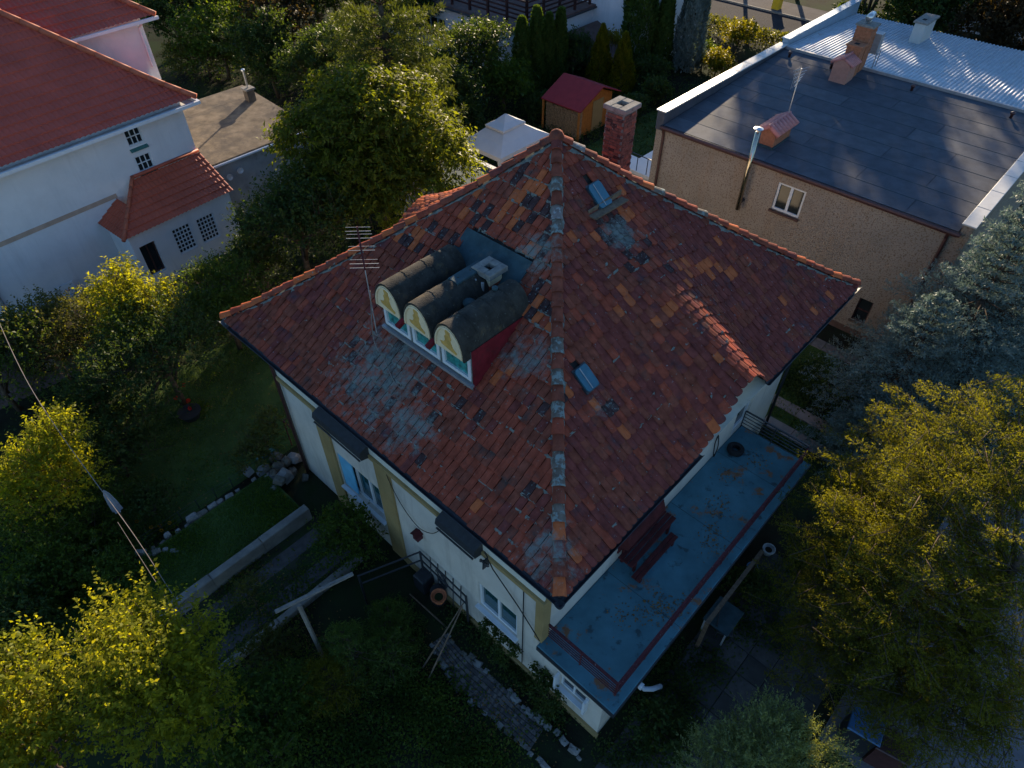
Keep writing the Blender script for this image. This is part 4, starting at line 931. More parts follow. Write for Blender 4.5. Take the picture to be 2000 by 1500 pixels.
# steel flue on the wall
fl = MB(); v = va + 4.4; u = B0 - .28
fl.tube([(u, v, 3.2), (u, v, 6.25)], .085, 12); flo = fl.build('flue_pipe', M['steel'], bb, smooth=True)
q = MB(); q.lathe([(.03, 0), (.17, .02), (.17, .05), (.02, .1)], (u, v, 6.33), 14); q.build('flue_hat', M['alu'], flo); q = MB(); q.tube([(u, v, 6.2), (u, v, 6.36)], .05, 8); q.build('flue_collar', M['alu'], flo)
q = MB(); q.tube([(u, v, 3.5), (B0, v, 3.5)], .08, 10); q.bar((u, v - .1, 3.45), (B0, v + .1, 3.1), .02, .02); q.build('flue_bracket', M['metal_dark'], flo)

# ================================================================== house with roof terrace, top middle
th = thing('terrace_house', 'pale house with a dark timber pergola on its roof terrace behind the trees', 'house', W(0, 0), HR)
T0, TV0, TV1 = 27.6, 25.7, 41.
FRT = ((T0, 0, 0), (0, 1, 0), (-1, 0, 0)); tw = (32.9, 35.2, .7, 2.1); tw2 = (28.1, 29.9, .3, 2.2)
tm = MB(); wall(tm, FRT, TV0, TV1, 0, 2.95, [tw, tw2], .2); wall(tm, ((0, TV0, 0), (1, 0, 0), (0, -1, 0)), T0, 34, 0, 2.95); tm.build('wall', M['render_white'], th)
window(th, FRT, *tw, 3, 1, M['white_frame'], M['glass'], .09, .09, .1, .08); q = MB(); q.box(T0 - .02, T0 + .1, tw2[0], tw2[1], tw2[2], tw2[3]); q.build('roller_shutter', M['timber_grey'], th)
q = MB(); q.prism([(T0 - .35, TV0 - .2, 2.95), (34, TV0 - .2, 2.95), (34, TV1, 2.95), (T0 - .35, TV1, 2.95)], (0, 0, .18)); q.build('terrace_floor', M['roof_brown'], th)
q = MB(); q.tube([(T0 - .4, TV0 - .2, 2.98), (T0 - .4, TV1, 2.98)], .06, 6); q.tube([(T0 - .4, TV0 - .25, 2.98), (34, TV0 - .25, 2.98)], .06, 6); q.build('gutter', M['metal_dark'], th)
for k in range(10):
    vv = TV0 + .1 + k * 1.6; q = MB(); q.bar((T0 + .1, vv, 3.13), (T0 + .1, vv, 4.6), .13, .13, (1, 0, 0)); q.build('pergola_post', M['pergola'], th)
for z in (3.45, 3.7, 3.95, 4.2, 4.5):
    q = MB(); q.bar((T0 + .1, TV0, z), (T0 + .1, TV1, z), .05, .09); q.build('pergola_rail', M['pergola'], th); q = MB(); q.bar((T0, TV0 + .05, z), (33.8, TV0 + .05, z), .05, .09); q.build('pergola_rail', M['pergola'], th)
for k in range(5):
    q = MB(); q.bar((T0 + .1 + k * 1.5, TV0 + .1, 3.13), (T0 + .1 + k * 1.5, TV0 + .1, 4.6), .13, .13, (0, 1, 0)); q.build('pergola_post', M['pergola'], th)
q = MB(); wall(q, ((34, 0, 0), (0, 1, 0), (-1, 0, 0)), 21.5, TV1, 0, 6.5); wall(q, ((0, 21.5, 0), (1, 0, 0), (0, -1, 0)), 34, 40, 0, 6.5); q.box(31, 34, 30, TV1, 3.13, 5.6); q.build('rear_wall', M['render_white'], th)
q = MB(); q.prism([(30.4, 25.3, 2.1), (34, 25.3, 2.1), (34, 22.2, .9), (30.4, 22.2, .9)], (0, 0, .12)); q.build('stair_roof', M['roof_brown'], th)
for u_, v_ in ((30.6, 22.6), (30.6, 24.8)): q = MB(); q.bar((u_, v_, 0), (u_, v_, .95 if v_ < 24 else 1.9), .1, .1, (1, 0, 0)); q.build('stair_post', M['pergola'], th)

# far white house, top right
fh = thing('far_house', 'white house across the street behind dark trees', 'house', W(0, 0), HR)
FRF = ((56, 0, 0), (0, 1, 0), (-1, 0, 0)); fw1 = (9.2, 11., 3.2, 5.2); fw2 = (4.2, 4.9, 3.1, 4.3)
q = MB(); wall(q, FRF, -14, 13.5, 1.8, 7, [fw1, fw2], .2); wall(q, ((0, 13.5, 0), (1, 0, 0), (0, 1, 0)), 56, 66, 1.8, 7); q.build('wall', M['render_white'], fh)
q = MB(); wall(q, ((55.95, 0, 0), (0, 1, 0), (-1, 0, 0)), -14, 13.55, 0, 1.79); q.build('lower_wall', M['plaster_grey'], fh)
window(fh, FRF, *fw1, 2, 1, M['white_frame'], M['glass'], .1, .1, .12); window(fh, FRF, *fw2, 1, 1, M['white_frame'], M['glass'], .1, .1, .12, .15, M['metal_brown'])
q = MB(); q.prism([(54.6, 7.6, 2.6), (56, 7.6, 2.6), (56, 13, 2.6), (54.6, 13, 2.6)], (0, 0, .15)); bal = q.build('balcony', M['concrete'], fh)
for k in range(8): q = MB(); q.bar((54.65, 7.7 + k * .75, 2.75), (54.65, 7.7 + k * .75, 3.7), .05, .05, (1, 0, 0)); q.build('balcony_post', M['white_metal'], bal)
q = MB(); q.prism([(55.5, -14, 7), (55.5, 14, 7), (60, 14, 9.5), (60, -14, 9.5)], (0, 0, .2)); q.build('roof', M['metal_tile'], fh)

# ================================================================== small garden buildings
sh = thing('garden_shed', 'orange timber shed with a dark red felt gable roof', 'shed', W(0, 0), HR)
s0, s1, sv0, sv1, sm_ = 23.95, 26.6, 18.45, 20.6, 25.3
q = MB(); wall(q, ((0, sv0, 0), (1, 0, 0), (0, -1, 0)), s0, s1, 0, 1.75); q.prism([(s0, sv0, 1.75), (s1, sv0, 1.75), (sm_, sv0, 2.3)], (0, .02, 0)); wall(q, ((s0, 0, 0), (0, 1, 0), (-1, 0, 0)), sv0, sv1, 0, 1.75); wall(q, ((s1, 0, 0), (0, 1, 0), (1, 0, 0)), sv0, sv1, 0, 1.75); q.build('wall', M['shed_wood'], sh)
for k in range(14):
    x = s0 + k * (s1 - s0) / 14; hgt = 1.75 + .55 * (1 - abs(x + .09 - sm_) / (1.35)); q = MB(); q.box(x + .006, x + (s1 - s0) / 14 - .006, sv0 - .025, sv0 - .004, .02, max(1.7, min(hgt - .05, 2.2))); q.build('board', M['shed_wood'], sh)
q = MB(); q.box(24.9, 25.8, sv0 - .06, sv0 - .03, .05, 1.7); q.build('door', M['ochre'], sh)
for a, za, b, zb in ((s0 - .5, 1.62, sm_, 2.42), (sm_, 2.42, s1 + .4, 1.7)):
    q = MB(); q.prism([(a, sv0 - .35, za), (b, sv0 - .35, zb), (b, sv1 + .25, zb), (a, sv1 + .25, za)], (0, 0, .06)); q.build('roof', M['shed_red'], sh)
for v_ in (sv0 - .2, sv1 + .15): q = MB(); q.bar((s0 - .42, v_, 0), (s0 - .42, v_, 1.6), .09, .09, (1, 0, 0)); q.build('post', M['shed_wood'], sh)
fw_ = MB(); rr = random.Random(8)
for i in range(26):
    for j in range(19):
        r_ = rr.uniform(.032, .045); v_ = sv0 - .1 + i * .087; z_ = .05 + j * .078 + (i % 2) * .03; x_ = s0 - .4 + rr.uniform(-.03, .03); fw_.tube([(x_, v_, z_), (s0 - .03, v_, z_)], r_, 5)
o = fw_.build('firewood_stack', M['log'], loc=W(0, 0), rz=HR); tag(o, 'stacked split firewood under the eave of the red shed', 'firewood')
gz = thing('gazebo', 'white canvas garden gazebo with a raised vent top', 'gazebo', W(0, 0), HR)
q0, q1, q2, q3 = 16.25, 19.7, 17.0, 19.65; qc = ((q0 + q1) / 2, (q2 + q3) / 2)
def canopy(f0, f1, z0, z1, drop):
    m_ = MB(); ring = [(q0, q2), (q1, q2), (q1, q3), (q0, q3)]
    lo = [(qc[0] + (a - qc[0]) * f0, qc[1] + (b - qc[1]) * f0, z0) for a, b in ring]; hi = [(qc[0] + (a - qc[0]) * f1, qc[1] + (b - qc[1]) * f1, z1) for a, b in ring]; dn = [(a, b, c - drop) for a, b, c in lo]
    md = [((a[0] + b[0]) / 2, (a[1] + b[1]) / 2, (a[2] + b[2]) / 2 - .05) for a, b in zip(lo, hi)]
    vs = lo + hi + dn + md; fs = []
    for i in range(4): j = (i + 1) % 4; fs += [(i, j, 12 + j, 12 + i), (12 + i, 12 + j, 4 + j, 4 + i), (8 + i, 8 + j, j, i)]
    m_.add(vs, fs); return m_
canopy(1, .36, 2.15, 2.8, .2).build('canopy', M['canvas'], gz)
v_ = canopy(.44, .02, 2.86, 3.3, .1); v_.build('vent_top', M['canvas'], gz)
for a, b in ((q0, q2), (q1, q2), (q1, q3), (q0, q3)):
    a2, b2 = a + (.1 if a == q0 else -.1), b + (.1 if b == q2 else -.1); m_ = MB(); m_.bar((a2, b2, 0), (a2, b2, 2.12), .08, .08, (1, 0, 0)); po = m_.build('post', M['metal_brown'], gz)
    m_ = MB(); m_.tube([(a2, b2, .05), (a2 + .03, b2, 1.0), (a2, b2 + .02, 2.05)], [.13, .09, .14], 8); m_.build('curtain', M['canvas'], po)
ax_ = thing('annex', 'low annex with a dark flat felt roof next to the gazebo', 'annex', W(0, 0), HR)
q = MB(); q.box(12.4, 14.8, 12.5, 20.5, 0, 2.4); q.build('wall', M['plaster_grey'], ax_); q = MB(); q.box(12.35, 14.7, 12.4, 20.5, 2.4, 2.5); q.build('roof', M['patch_felt'], ax_)
for k in range(8): q = MB(); q.cbox(14.7, 14.95, 12.4 + k * 1.0, 13.39 + k * 1.0, 2.38, 2.6, .01); q.build('capping', M['cap_white'], ax_)
wt = thing('white_terrace', 'bright white sunlit terrace slab with a thin railing', 'terrace', W(0, 0), HR)
wz = .9; wp_ = [LOC(P(x, y, wz)) for x, y in ((1222, 326), (1279, 351), (1294, 283), (1249, 309), (1230, 301))]
q = MB(); q.prism([(a, b, wz - .16) for a, b, c in wp_], (0, 0, .16)); q.build('floor', M['white_slab'], wt)
q = MB(); q.prism([(a + (.05 if i < 2 else -.05), b, 0) for i, (a, b, c) in enumerate(wp_)], (0, 0, wz - .17)); q.build('base_wall', M['cream'], wt)
e0, e1 = wp_[0] + (.08, 0, 0), wp_[1] + (.08, 0, 0)
q = MB(); q.bar(e0 + (0, 0, .8), e1 + (0, 0, .8), .035, .035); wr_ = q.build('railing', M['metal_dark'], wt)
for k in range(4):
    c_ = e0 + (e1 - e0) * k / 3; q = MB(); q.bar(c_, c_ + (0, 0, .78), .03, .03, (1, 0, 0)); q.build('post', M['metal_dark'], wr_)
# ================================================================== plants
def unit(a): return a / np.maximum(np.linalg.norm(a, axis=-1, keepdims=True), 1e-9)
def leaf_mesh(name, pos, d, nrm, ln, wd, tint, mt, fold=.18):
    "one mesh of many four-cornered leaves"
    n = len(pos); d = unit(d); s = unit(np.cross(d, nrm)); nn = np.cross(s, d)
    ln = np.broadcast_to(np.asarray(ln, float), (n,))[:, None]; wd = np.broadcast_to(np.asarray(wd, float), (n,))[:, None]
    v = np.empty((n, 4, 3)); v[:, 0] = pos; v[:, 2] = pos + d * ln - nn * ln * .12
    mid = pos + d * ln * .45; v[:, 1] = mid + s * wd / 2 + nn * wd * fold; v[:, 3] = mid - s * wd / 2 + nn * wd * fold
    me = bpy.data.meshes.new(name); me.vertices.add(4 * n); me.vertices.foreach_set('co', v.astype(np.float32).ravel())
    me.loops.add(4 * n); me.loops.foreach_set('vertex_index', np.arange(4 * n, dtype=np.int32))
    me.polygons.add(n); me.polygons.foreach_set('loop_start', np.arange(0, 4 * n, 4, dtype=np.int32)); me.polygons.foreach_set('loop_total', np.full(n, 4, np.int32))
    at = me.attributes.new('tint', 'FLOAT', 'POINT'); at.data.foreach_set('value', np.repeat(np.clip(tint, 0, 1), 4).astype(np.float32))
    me.materials.append(mt); me.update(); me.validate(); return me
def rdir(n): return unit(rng.normal(size=(n, 3)))
def twig_leaves(base, dirs, L, k, leaf, droop=0., spread=.8, hang=0., tn=None):
    "k leaves along every twig; returns arrays"
    n = len(base); t = np.linspace(.12, 1, k)[None, :, None]; L = np.broadcast_to(L, (n,))[:, None, None]
    pos = base[:, None] + dirs[:, None] * L * t; pos[..., 2] -= droop * (L[..., 0] * t[..., 0]) ** 2
    pos = pos.reshape(-1, 3) + rng.normal(size=(n * k, 3)) * .012
    dd = np.repeat(dirs, k, 0); side = rdir(n * k); side = unit(side - dd * (side * dd).sum(1, keepdims=True))
    d = unit(dd * (1 - spread * .6) + side * spread + np.array([0, 0, -hang])); nrm = unit(rng.normal(size=(n * k, 3)) * .55 + np.array([0, 0, 1.]))
    tw = (rng.random(n) if tn is None else tn); tint = np.repeat(tw, k) * .65 + rng.random(n * k) * .35
    sz = leaf * np.clip(rng.lognormal(-.05, .32, n * k), .45, 1.7)
    return pos, d, nrm, sz, tint
def blob_twigs(blobs, n, out=.8, up=.45, rnd=.5, inner=.55):
    n = int(n * 1.52) + 2; b = np.array(blobs, float); ar = (b[:, 3] * b[:, 4] + b[:, 4] * b[:, 5] + b[:, 3] * b[:, 5]); ar /= ar.sum()
    i = rng.choice(len(b), n, p=ar); w = rdir(n); w[:, 2] = np.where(w[:, 2] < -.45, -w[:, 2], w[:, 2])
    r = rng.uniform(inner, 1.0, n)[:, None]; base = b[i, :3] + w * b[i, 3:] * r
    d = unit(w * out + np.array([0, 0, up]) + rdir(n) * rnd)
    f = 2.2 / max(.5, b[:, 3].mean()); q = base * f + 5.3                     # clumps: keep the denser pockets, leave gaps between
    cl = np.sin(q[:, 0] * 1.9 + 1.4 * np.sin(q[:, 2])) * np.sin(q[:, 1] * 2.1 + 1.1 * np.sin(q[:, 0])) * np.sin(q[:, 2] * 2.3 + .8 * np.sin(q[:, 1] * 1.3)) + rng.normal(size=n) * .33
    kp = np.argsort(-cl)[:int(n * .66)]
    return base[kp], d[kp], i[kp]
def limbs(mb, root, top, targets, r0):
    "tapered trunk with bent limbs reaching into the crown"
    root, top = np.array(root, float), np.array(top, float); mid = (root + top) / 2 + np.array([rng.normal() * .08, rng.normal() * .08, 0])
    mb.tube([root, mid, top], [r0, r0 * .8, r0 * .6], 8)
    for tg in targets:
        tg = np.array(tg, float); f = rng.uniform(.45, 1.); st_ = root + (top - root) * f; m = (st_ + tg) / 2 + np.array([0, 0, .12 * np.linalg.norm(tg - st_)])
        mb.tube([st_, m, tg], [r0 * .45, r0 * .28, r0 * .08], 5)
        for _ in range(3): e = tg + rdir(1)[0] * np.linalg.norm(tg - st_) * .35 + np.array([0, 0, .1]); mb.tube([m * .4 + tg * .6, e], [r0 * .16, r0 * .04], 4)
def tree(name, label, cat, base, blobs, mt, n, k, leaf, L=(.35, .8), droop=0., spread=.8, hang=0., up=.45, out=.8, r0=.1, wid=.55, group=None, trunk=True, inner=.5, rnd=.5, shoots=0, shoot_len=1., shoot_up=1.):
    "broadleaf tree or shrub; blobs = (dx, dy, z, rx, ry, rz) about its base"
    base = np.array([base[0], base[1], 0.])
    t = thing(name, label, cat, base, 0, group)
    bs, d, bi = blob_twigs(blobs, n, out, up, rnd, inner); n = len(bs)
    tone = rng.random(len(blobs)); tn = np.clip(tone[bi] * .45 + rng.random(n) * .55, 0, 1)
    Lt = rng.uniform(*L, n); A = twig_leaves(bs, d, Lt, k, leaf, droop, spread, hang, tn)
    if shoots:
        b2, d2, _ = blob_twigs(blobs, shoots, .5, shoot_up, .22, .7); shoots = len(b2); A2 = twig_leaves(b2, d2, rng.uniform(.5, 1., shoots) * shoot_len, int(k * 1.7 * shoot_len) + 3, leaf * .9, 0, spread, hang, np.clip(rng.random(shoots) * .5 + .5, 0, 1))
        A = [np.concatenate([x, y]) for x, y in zip(A, A2)]
    pos, dd, nr, sz, ti = A; kp = pos[:, 2] > .03
    link('crown', leaf_mesh('crown', pos[kp], dd[kp], nr[kp], sz[kp], sz[kp] * wid, ti[kp], mt), t)
    if trunk:
        mb = MB(); bl = np.array(blobs); c = bl[:, :3].mean(0); limbs(mb, (0, 0, -.05), (c[0] * .5, c[1] * .5, max(.3, c[2] * .75)), bl[:, :3], r0)
        for j in rng.choice(n, int(n * .2), replace=False): mb.tube([bs[j] - d[j] * .25, bs[j] + d[j] * Lt[j] * .85 - np.array([0, 0, droop * (Lt[j] * .85) ** 2])], [.011, .004], 3, caps=False)
        mb.build('trunk', M['bark'], t, smooth=True)
    return t
def blobset(n, r, h, rz=.7, flat=1., seed=0, size=(.38, .6)):
    q = np.random.default_rng(seed); out = []
    for i in range(n):
        a = 2 * math.pi * (i + q.random() * .7) / n; f = q.uniform(.25, .78); s = q.uniform(*size) * r
        out.append((math.cos(a) * r * f, math.sin(a) * r * f * flat, h + q.uniform(-.55, .6) * r * rz, s, s * q.uniform(.8, 1.2), s * q.uniform(.7, 1.)))
    out.append((0, 0, h + r * rz * .35, r * .5, r * .5, r * .5 * rz)); return out
def brush(base, dirs, L, k, needle, wid, droop=0., ang=.9):
    "bottle-brush sprays: needles set all round short shoots"
    n = len(base); pos, d, nrm, sz, ti = twig_leaves(base, dirs, L, k, needle, droop, ang, 0.); nrm = rdir(len(pos)); return pos, d, nrm, sz, ti
def conifer(name, label, base, h, r, mt, tiers, nb, needle, wid, k=9, sub=7, lift=.25, group=None, cat='tree', power=1., z0=.25, tip=.25, seed=1):
    "tiers of boughs, each bough with side shoots clothed in needles"
    t = thing(name, label, cat, (base[0], base[1], 0), 0, group); q = np.random.default_rng(seed); B = []; D = []; LL = []; tw = MB(); TN = []
    tw.tube([(0, 0, -.05), (0, 0, h * .5), (0, 0, h * .97)], [h * .022, h * .014, .008], 7)
    for i in range(tiers):
        f = i / (tiers - 1); z = z0 + (h - z0) * f ** .92 * .97; rr = r * (1 - f) ** power * q.uniform(.85, 1.1) + .12; m = max(4, int(nb * (1 - f * .55)))
        for j in range(m):
            a = 2 * math.pi * (j + q.random() * .8) / m + i * 1.3; L = rr * q.uniform(.65, 1.15); d = np.array([math.cos(a), math.sin(a), lift * (1.4 if f > .6 else .5) - .25 * (1 - f)]); d /= np.linalg.norm(d)
            p0 = np.array([0, 0, z]); tw.tube([p0, p0 + d * L * .6, p0 + d * L + (0, 0, .06 * L)], [.012 + .008 * L, .008, .003], 4); tone = q.random()
            for s in range(sub):
                g = .22 + .78 * (s + .5) / sub; b = p0 + d * L * g + np.array([0, 0, .06 * L * g * g]); side = np.cross(d, (0, 0, 1)) * (1 if s % 2 else -1); sd_ = d * .75 + side * q.uniform(.35, .9) + np.array([0, 0, q.uniform(-.1, .35)])
                B.append(b); D.append(sd_ / np.linalg.norm(sd_)); LL.append((.1 + tip * L * (1.15 - g)) * q.uniform(.8, 1.3)); TN.append(tone * .5 + g * .3 + q.random() * .2)
            B.append(p0 + d * L * .8); D.append(d); LL.append(.22 * L + .08); TN.append(.8)
    B, D, LL, TN = map(np.array, (B, D, LL, TN)); pos, d, nrm, sz, ti = twig_leaves(B, D, LL, k, needle, 0, .85, 0, TN); nrm = rdir(len(pos))
    link('crown', leaf_mesh('crown', pos, d, nrm, sz, sz * wid, ti, mt, .05), t); tw.build('trunk', M['bark'], t, smooth=True); return t
def column(name, label, base, h, r, mt, n, leaf, group=None, cat='tree', pw=.35, gold=None, seed=0):
    "dense columnar conifer: upright flat sprays over the whole body"
    t = thing(name, label, cat, (base[0], base[1], 0), 0, group); z = rng.random(n) ** .85; a = rng.random(n) * 2 * math.pi
    lump = 1 + .12 * np.sin(a * 3 + z * 9 + seed) + .08 * np.sin(a * 7 - z * 14)
    rr = r * (np.clip(1 - z, 0, 1) ** pw) * np.minimum(1, .72 + z * 1.6) * lump * rng.uniform(.72, 1.03, n)
    pos = np.stack([np.cos(a) * rr, np.sin(a) * rr, .1 + z * (h - .1)], 1); out = np.stack([np.cos(a), np.sin(a), np.zeros(n)], 1)
    d = unit(out * .55 + np.array([0, 0, 1.]) + rdir(n) * .45); nr = unit(out + rdir(n) * .6); ti = rng.random(n) * .6 + .4 * (np.sin(a * 5 + z * 20) * .5 + .5)
    sz = leaf * rng.uniform(.7, 1.3, n); link('crown', leaf_mesh('crown', pos, d, nr, sz, sz * .5, ti, mt, .1), t)
    mb = MB(); mb.tube([(0, 0, -.05), (0, 0, h * .9)], [.07, .02], 6); mb.build('trunk', M['bark'], t); return t
def cover(name, label, pts, n, leaf, mt, h=(.03, .3), cat='plants', spread=.35):
    "low ground cover that nobody could count"
    c = np.array(pts, float); i = rng.integers(len(c), size=n); pos = c[i] + np.concatenate([rng.normal(size=(n, 2)) * spread, np.zeros((n, 1))], 1)
    lump = .5 + .5 * np.sin(pos[:, 0] * 2.9 + 1.3 * np.sin(pos[:, 1] * 2.1)) * np.sin(pos[:, 1] * 3.3)
    pos[:, 2] = h[0] + (h[1] - h[0]) * rng.random(n) * (.25 + .75 * lump); d = unit(rdir(n) + np.array([0, 0, .4])); nr = unit(rdir(n) * .6 + np.array([0, 0, 1.])); sz = leaf * rng.uniform(.6, 1.4, n)
    o = link(name, leaf_mesh(name, pos, d, nr, sz, sz * .6, rng.random(n) * .6 + .4 * lump, mt)); return tag(o, label, cat, kind='stuff')
def grass(name, label, poly, n, z=0., h=(.04, .1)):
    "blades over a quadrilateral given in house coordinates"
    a, b, c, d_ = (W(*q)[:2] for q in poly); s, t = rng.random((2, n))[:, :, None]
    xy = (a * (1 - s) + b * s) * (1 - t) + (d_ * (1 - s) + c * s) * t; pos = np.concatenate([xy, np.full((n, 1), z)], 1)
    d = unit(rdir(n) * .7 + np.array([0, 0, 1.])); pt = .5 + .5 * np.sin(xy[:, 0] * 1.7 + np.sin(xy[:, 1] * 2.3)); ln = rng.uniform(*h, n) * (.7 + .5 * pt)
    o = link(name, leaf_mesh(name, pos, d, rdir(n), ln, ln * .28, rng.random(n) * .6 + .4 * pt, M['grass'], .02)); return tag(o, label, 'grass', kind='stuff')

# ---- bottom left
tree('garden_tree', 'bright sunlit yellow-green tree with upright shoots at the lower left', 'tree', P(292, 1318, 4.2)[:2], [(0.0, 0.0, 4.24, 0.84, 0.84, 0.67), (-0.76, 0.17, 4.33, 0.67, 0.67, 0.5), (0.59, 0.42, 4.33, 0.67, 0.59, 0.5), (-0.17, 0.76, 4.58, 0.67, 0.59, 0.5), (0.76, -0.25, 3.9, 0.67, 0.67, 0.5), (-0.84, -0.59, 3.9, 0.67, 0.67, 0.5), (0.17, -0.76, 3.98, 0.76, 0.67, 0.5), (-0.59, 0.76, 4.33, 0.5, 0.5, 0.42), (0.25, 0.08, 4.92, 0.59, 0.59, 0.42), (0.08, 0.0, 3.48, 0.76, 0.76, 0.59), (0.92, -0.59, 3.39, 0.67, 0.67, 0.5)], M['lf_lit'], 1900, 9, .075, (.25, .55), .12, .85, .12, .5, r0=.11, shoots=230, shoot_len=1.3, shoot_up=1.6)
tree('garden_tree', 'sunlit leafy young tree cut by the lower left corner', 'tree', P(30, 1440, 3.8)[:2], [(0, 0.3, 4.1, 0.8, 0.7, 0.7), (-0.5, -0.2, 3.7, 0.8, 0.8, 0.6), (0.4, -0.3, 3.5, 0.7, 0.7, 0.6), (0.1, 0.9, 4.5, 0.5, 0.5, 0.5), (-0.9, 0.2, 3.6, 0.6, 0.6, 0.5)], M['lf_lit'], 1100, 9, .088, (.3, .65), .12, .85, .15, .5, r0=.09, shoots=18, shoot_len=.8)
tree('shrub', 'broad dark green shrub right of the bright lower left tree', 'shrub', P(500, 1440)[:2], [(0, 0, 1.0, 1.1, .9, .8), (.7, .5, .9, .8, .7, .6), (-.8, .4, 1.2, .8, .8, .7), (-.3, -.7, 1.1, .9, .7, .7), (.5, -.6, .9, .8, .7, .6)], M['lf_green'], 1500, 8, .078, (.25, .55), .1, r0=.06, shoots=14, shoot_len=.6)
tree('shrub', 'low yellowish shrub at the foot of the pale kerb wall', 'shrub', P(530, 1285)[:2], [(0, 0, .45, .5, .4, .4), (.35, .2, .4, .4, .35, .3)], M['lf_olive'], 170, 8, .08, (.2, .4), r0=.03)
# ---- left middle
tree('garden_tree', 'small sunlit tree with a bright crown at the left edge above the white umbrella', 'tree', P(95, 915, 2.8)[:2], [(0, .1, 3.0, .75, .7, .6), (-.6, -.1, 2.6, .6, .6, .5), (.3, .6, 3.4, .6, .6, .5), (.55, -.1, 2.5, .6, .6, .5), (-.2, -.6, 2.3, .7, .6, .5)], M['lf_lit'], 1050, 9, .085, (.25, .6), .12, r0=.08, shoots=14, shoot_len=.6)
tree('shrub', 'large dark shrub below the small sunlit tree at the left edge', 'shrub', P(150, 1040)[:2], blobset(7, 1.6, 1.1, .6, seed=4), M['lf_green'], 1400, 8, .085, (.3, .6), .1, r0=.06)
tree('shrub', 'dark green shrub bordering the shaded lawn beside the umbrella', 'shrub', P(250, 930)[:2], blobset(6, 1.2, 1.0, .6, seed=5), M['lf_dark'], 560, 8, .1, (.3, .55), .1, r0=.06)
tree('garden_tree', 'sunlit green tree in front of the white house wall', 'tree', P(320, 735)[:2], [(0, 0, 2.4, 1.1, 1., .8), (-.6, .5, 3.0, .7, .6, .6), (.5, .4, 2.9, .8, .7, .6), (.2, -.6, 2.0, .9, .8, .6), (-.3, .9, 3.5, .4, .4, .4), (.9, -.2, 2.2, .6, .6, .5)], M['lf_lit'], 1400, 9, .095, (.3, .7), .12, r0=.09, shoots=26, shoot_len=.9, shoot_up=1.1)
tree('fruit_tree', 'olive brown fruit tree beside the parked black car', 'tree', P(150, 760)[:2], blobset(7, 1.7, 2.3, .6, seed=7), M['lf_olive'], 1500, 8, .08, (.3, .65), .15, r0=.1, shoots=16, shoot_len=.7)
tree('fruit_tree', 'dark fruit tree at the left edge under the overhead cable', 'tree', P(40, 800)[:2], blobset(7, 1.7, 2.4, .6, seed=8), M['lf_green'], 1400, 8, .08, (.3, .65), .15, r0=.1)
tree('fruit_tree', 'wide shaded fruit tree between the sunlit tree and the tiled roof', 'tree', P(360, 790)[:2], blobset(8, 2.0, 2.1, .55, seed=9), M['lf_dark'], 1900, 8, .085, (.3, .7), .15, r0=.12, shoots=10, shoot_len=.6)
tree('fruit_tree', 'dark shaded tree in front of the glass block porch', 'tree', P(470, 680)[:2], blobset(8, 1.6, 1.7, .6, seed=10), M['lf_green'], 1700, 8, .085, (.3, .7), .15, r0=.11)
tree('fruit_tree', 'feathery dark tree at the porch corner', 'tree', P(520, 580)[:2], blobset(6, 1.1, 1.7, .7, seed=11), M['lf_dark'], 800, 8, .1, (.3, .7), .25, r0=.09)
tree('shrub', 'dark shrub under the fruit trees beside the shaded lawn', 'shrub', P(230, 850)[:2], blobset(6, 1.4, 1.0, .6, seed=12), M['lf_dark'], 650, 8, .1, (.3, .55), r0=.06)
tree('shrub', 'leafy dark shrub among the plants at the left edge', 'shrub', P(110, 1165)[:2], blobset(6, 1.0, .7, .6, seed=201), M['lf_green'], 620, 8, .085, (.25, .5), .1, r0=.05, shoots=12, shoot_len=.5)
tree('shrub', 'dark blue-green shrub left of the bright lower left tree', 'shrub', P(50, 1260)[:2], blobset(6, 1.0, .8, .6, seed=202), M['lf_dark'], 620, 8, .09, (.25, .5), .1, r0=.05)
tree('shrub', 'small ragged shrub on the end of the raised lawn', 'shrub', P(250, 1150)[:2], blobset(5, .7, .6, .6, seed=203), M['lf_green'], 330, 8, .075, (.2, .45), .1, r0=.04, shoots=10, shoot_len=.5)
tree('shrub', 'thin straggly shrub standing on the ramp', 'shrub', P(500, 1190)[:2], [(0, 0, .6, .35, .3, .4), (.2, .2, .9, .25, .25, .25)], M['lf_olive'], 90, 8, .065, (.2, .4), .1, r0=.02, shoots=10, shoot_len=.5)
tree('shrub', 'low dark shrub between the umbrella and the light stones', 'shrub', P(300, 1000)[:2], blobset(5, .7, .5, .5, seed=204), M['lf_dark'], 330, 8, .075, (.2, .4), .1, r0=.03)
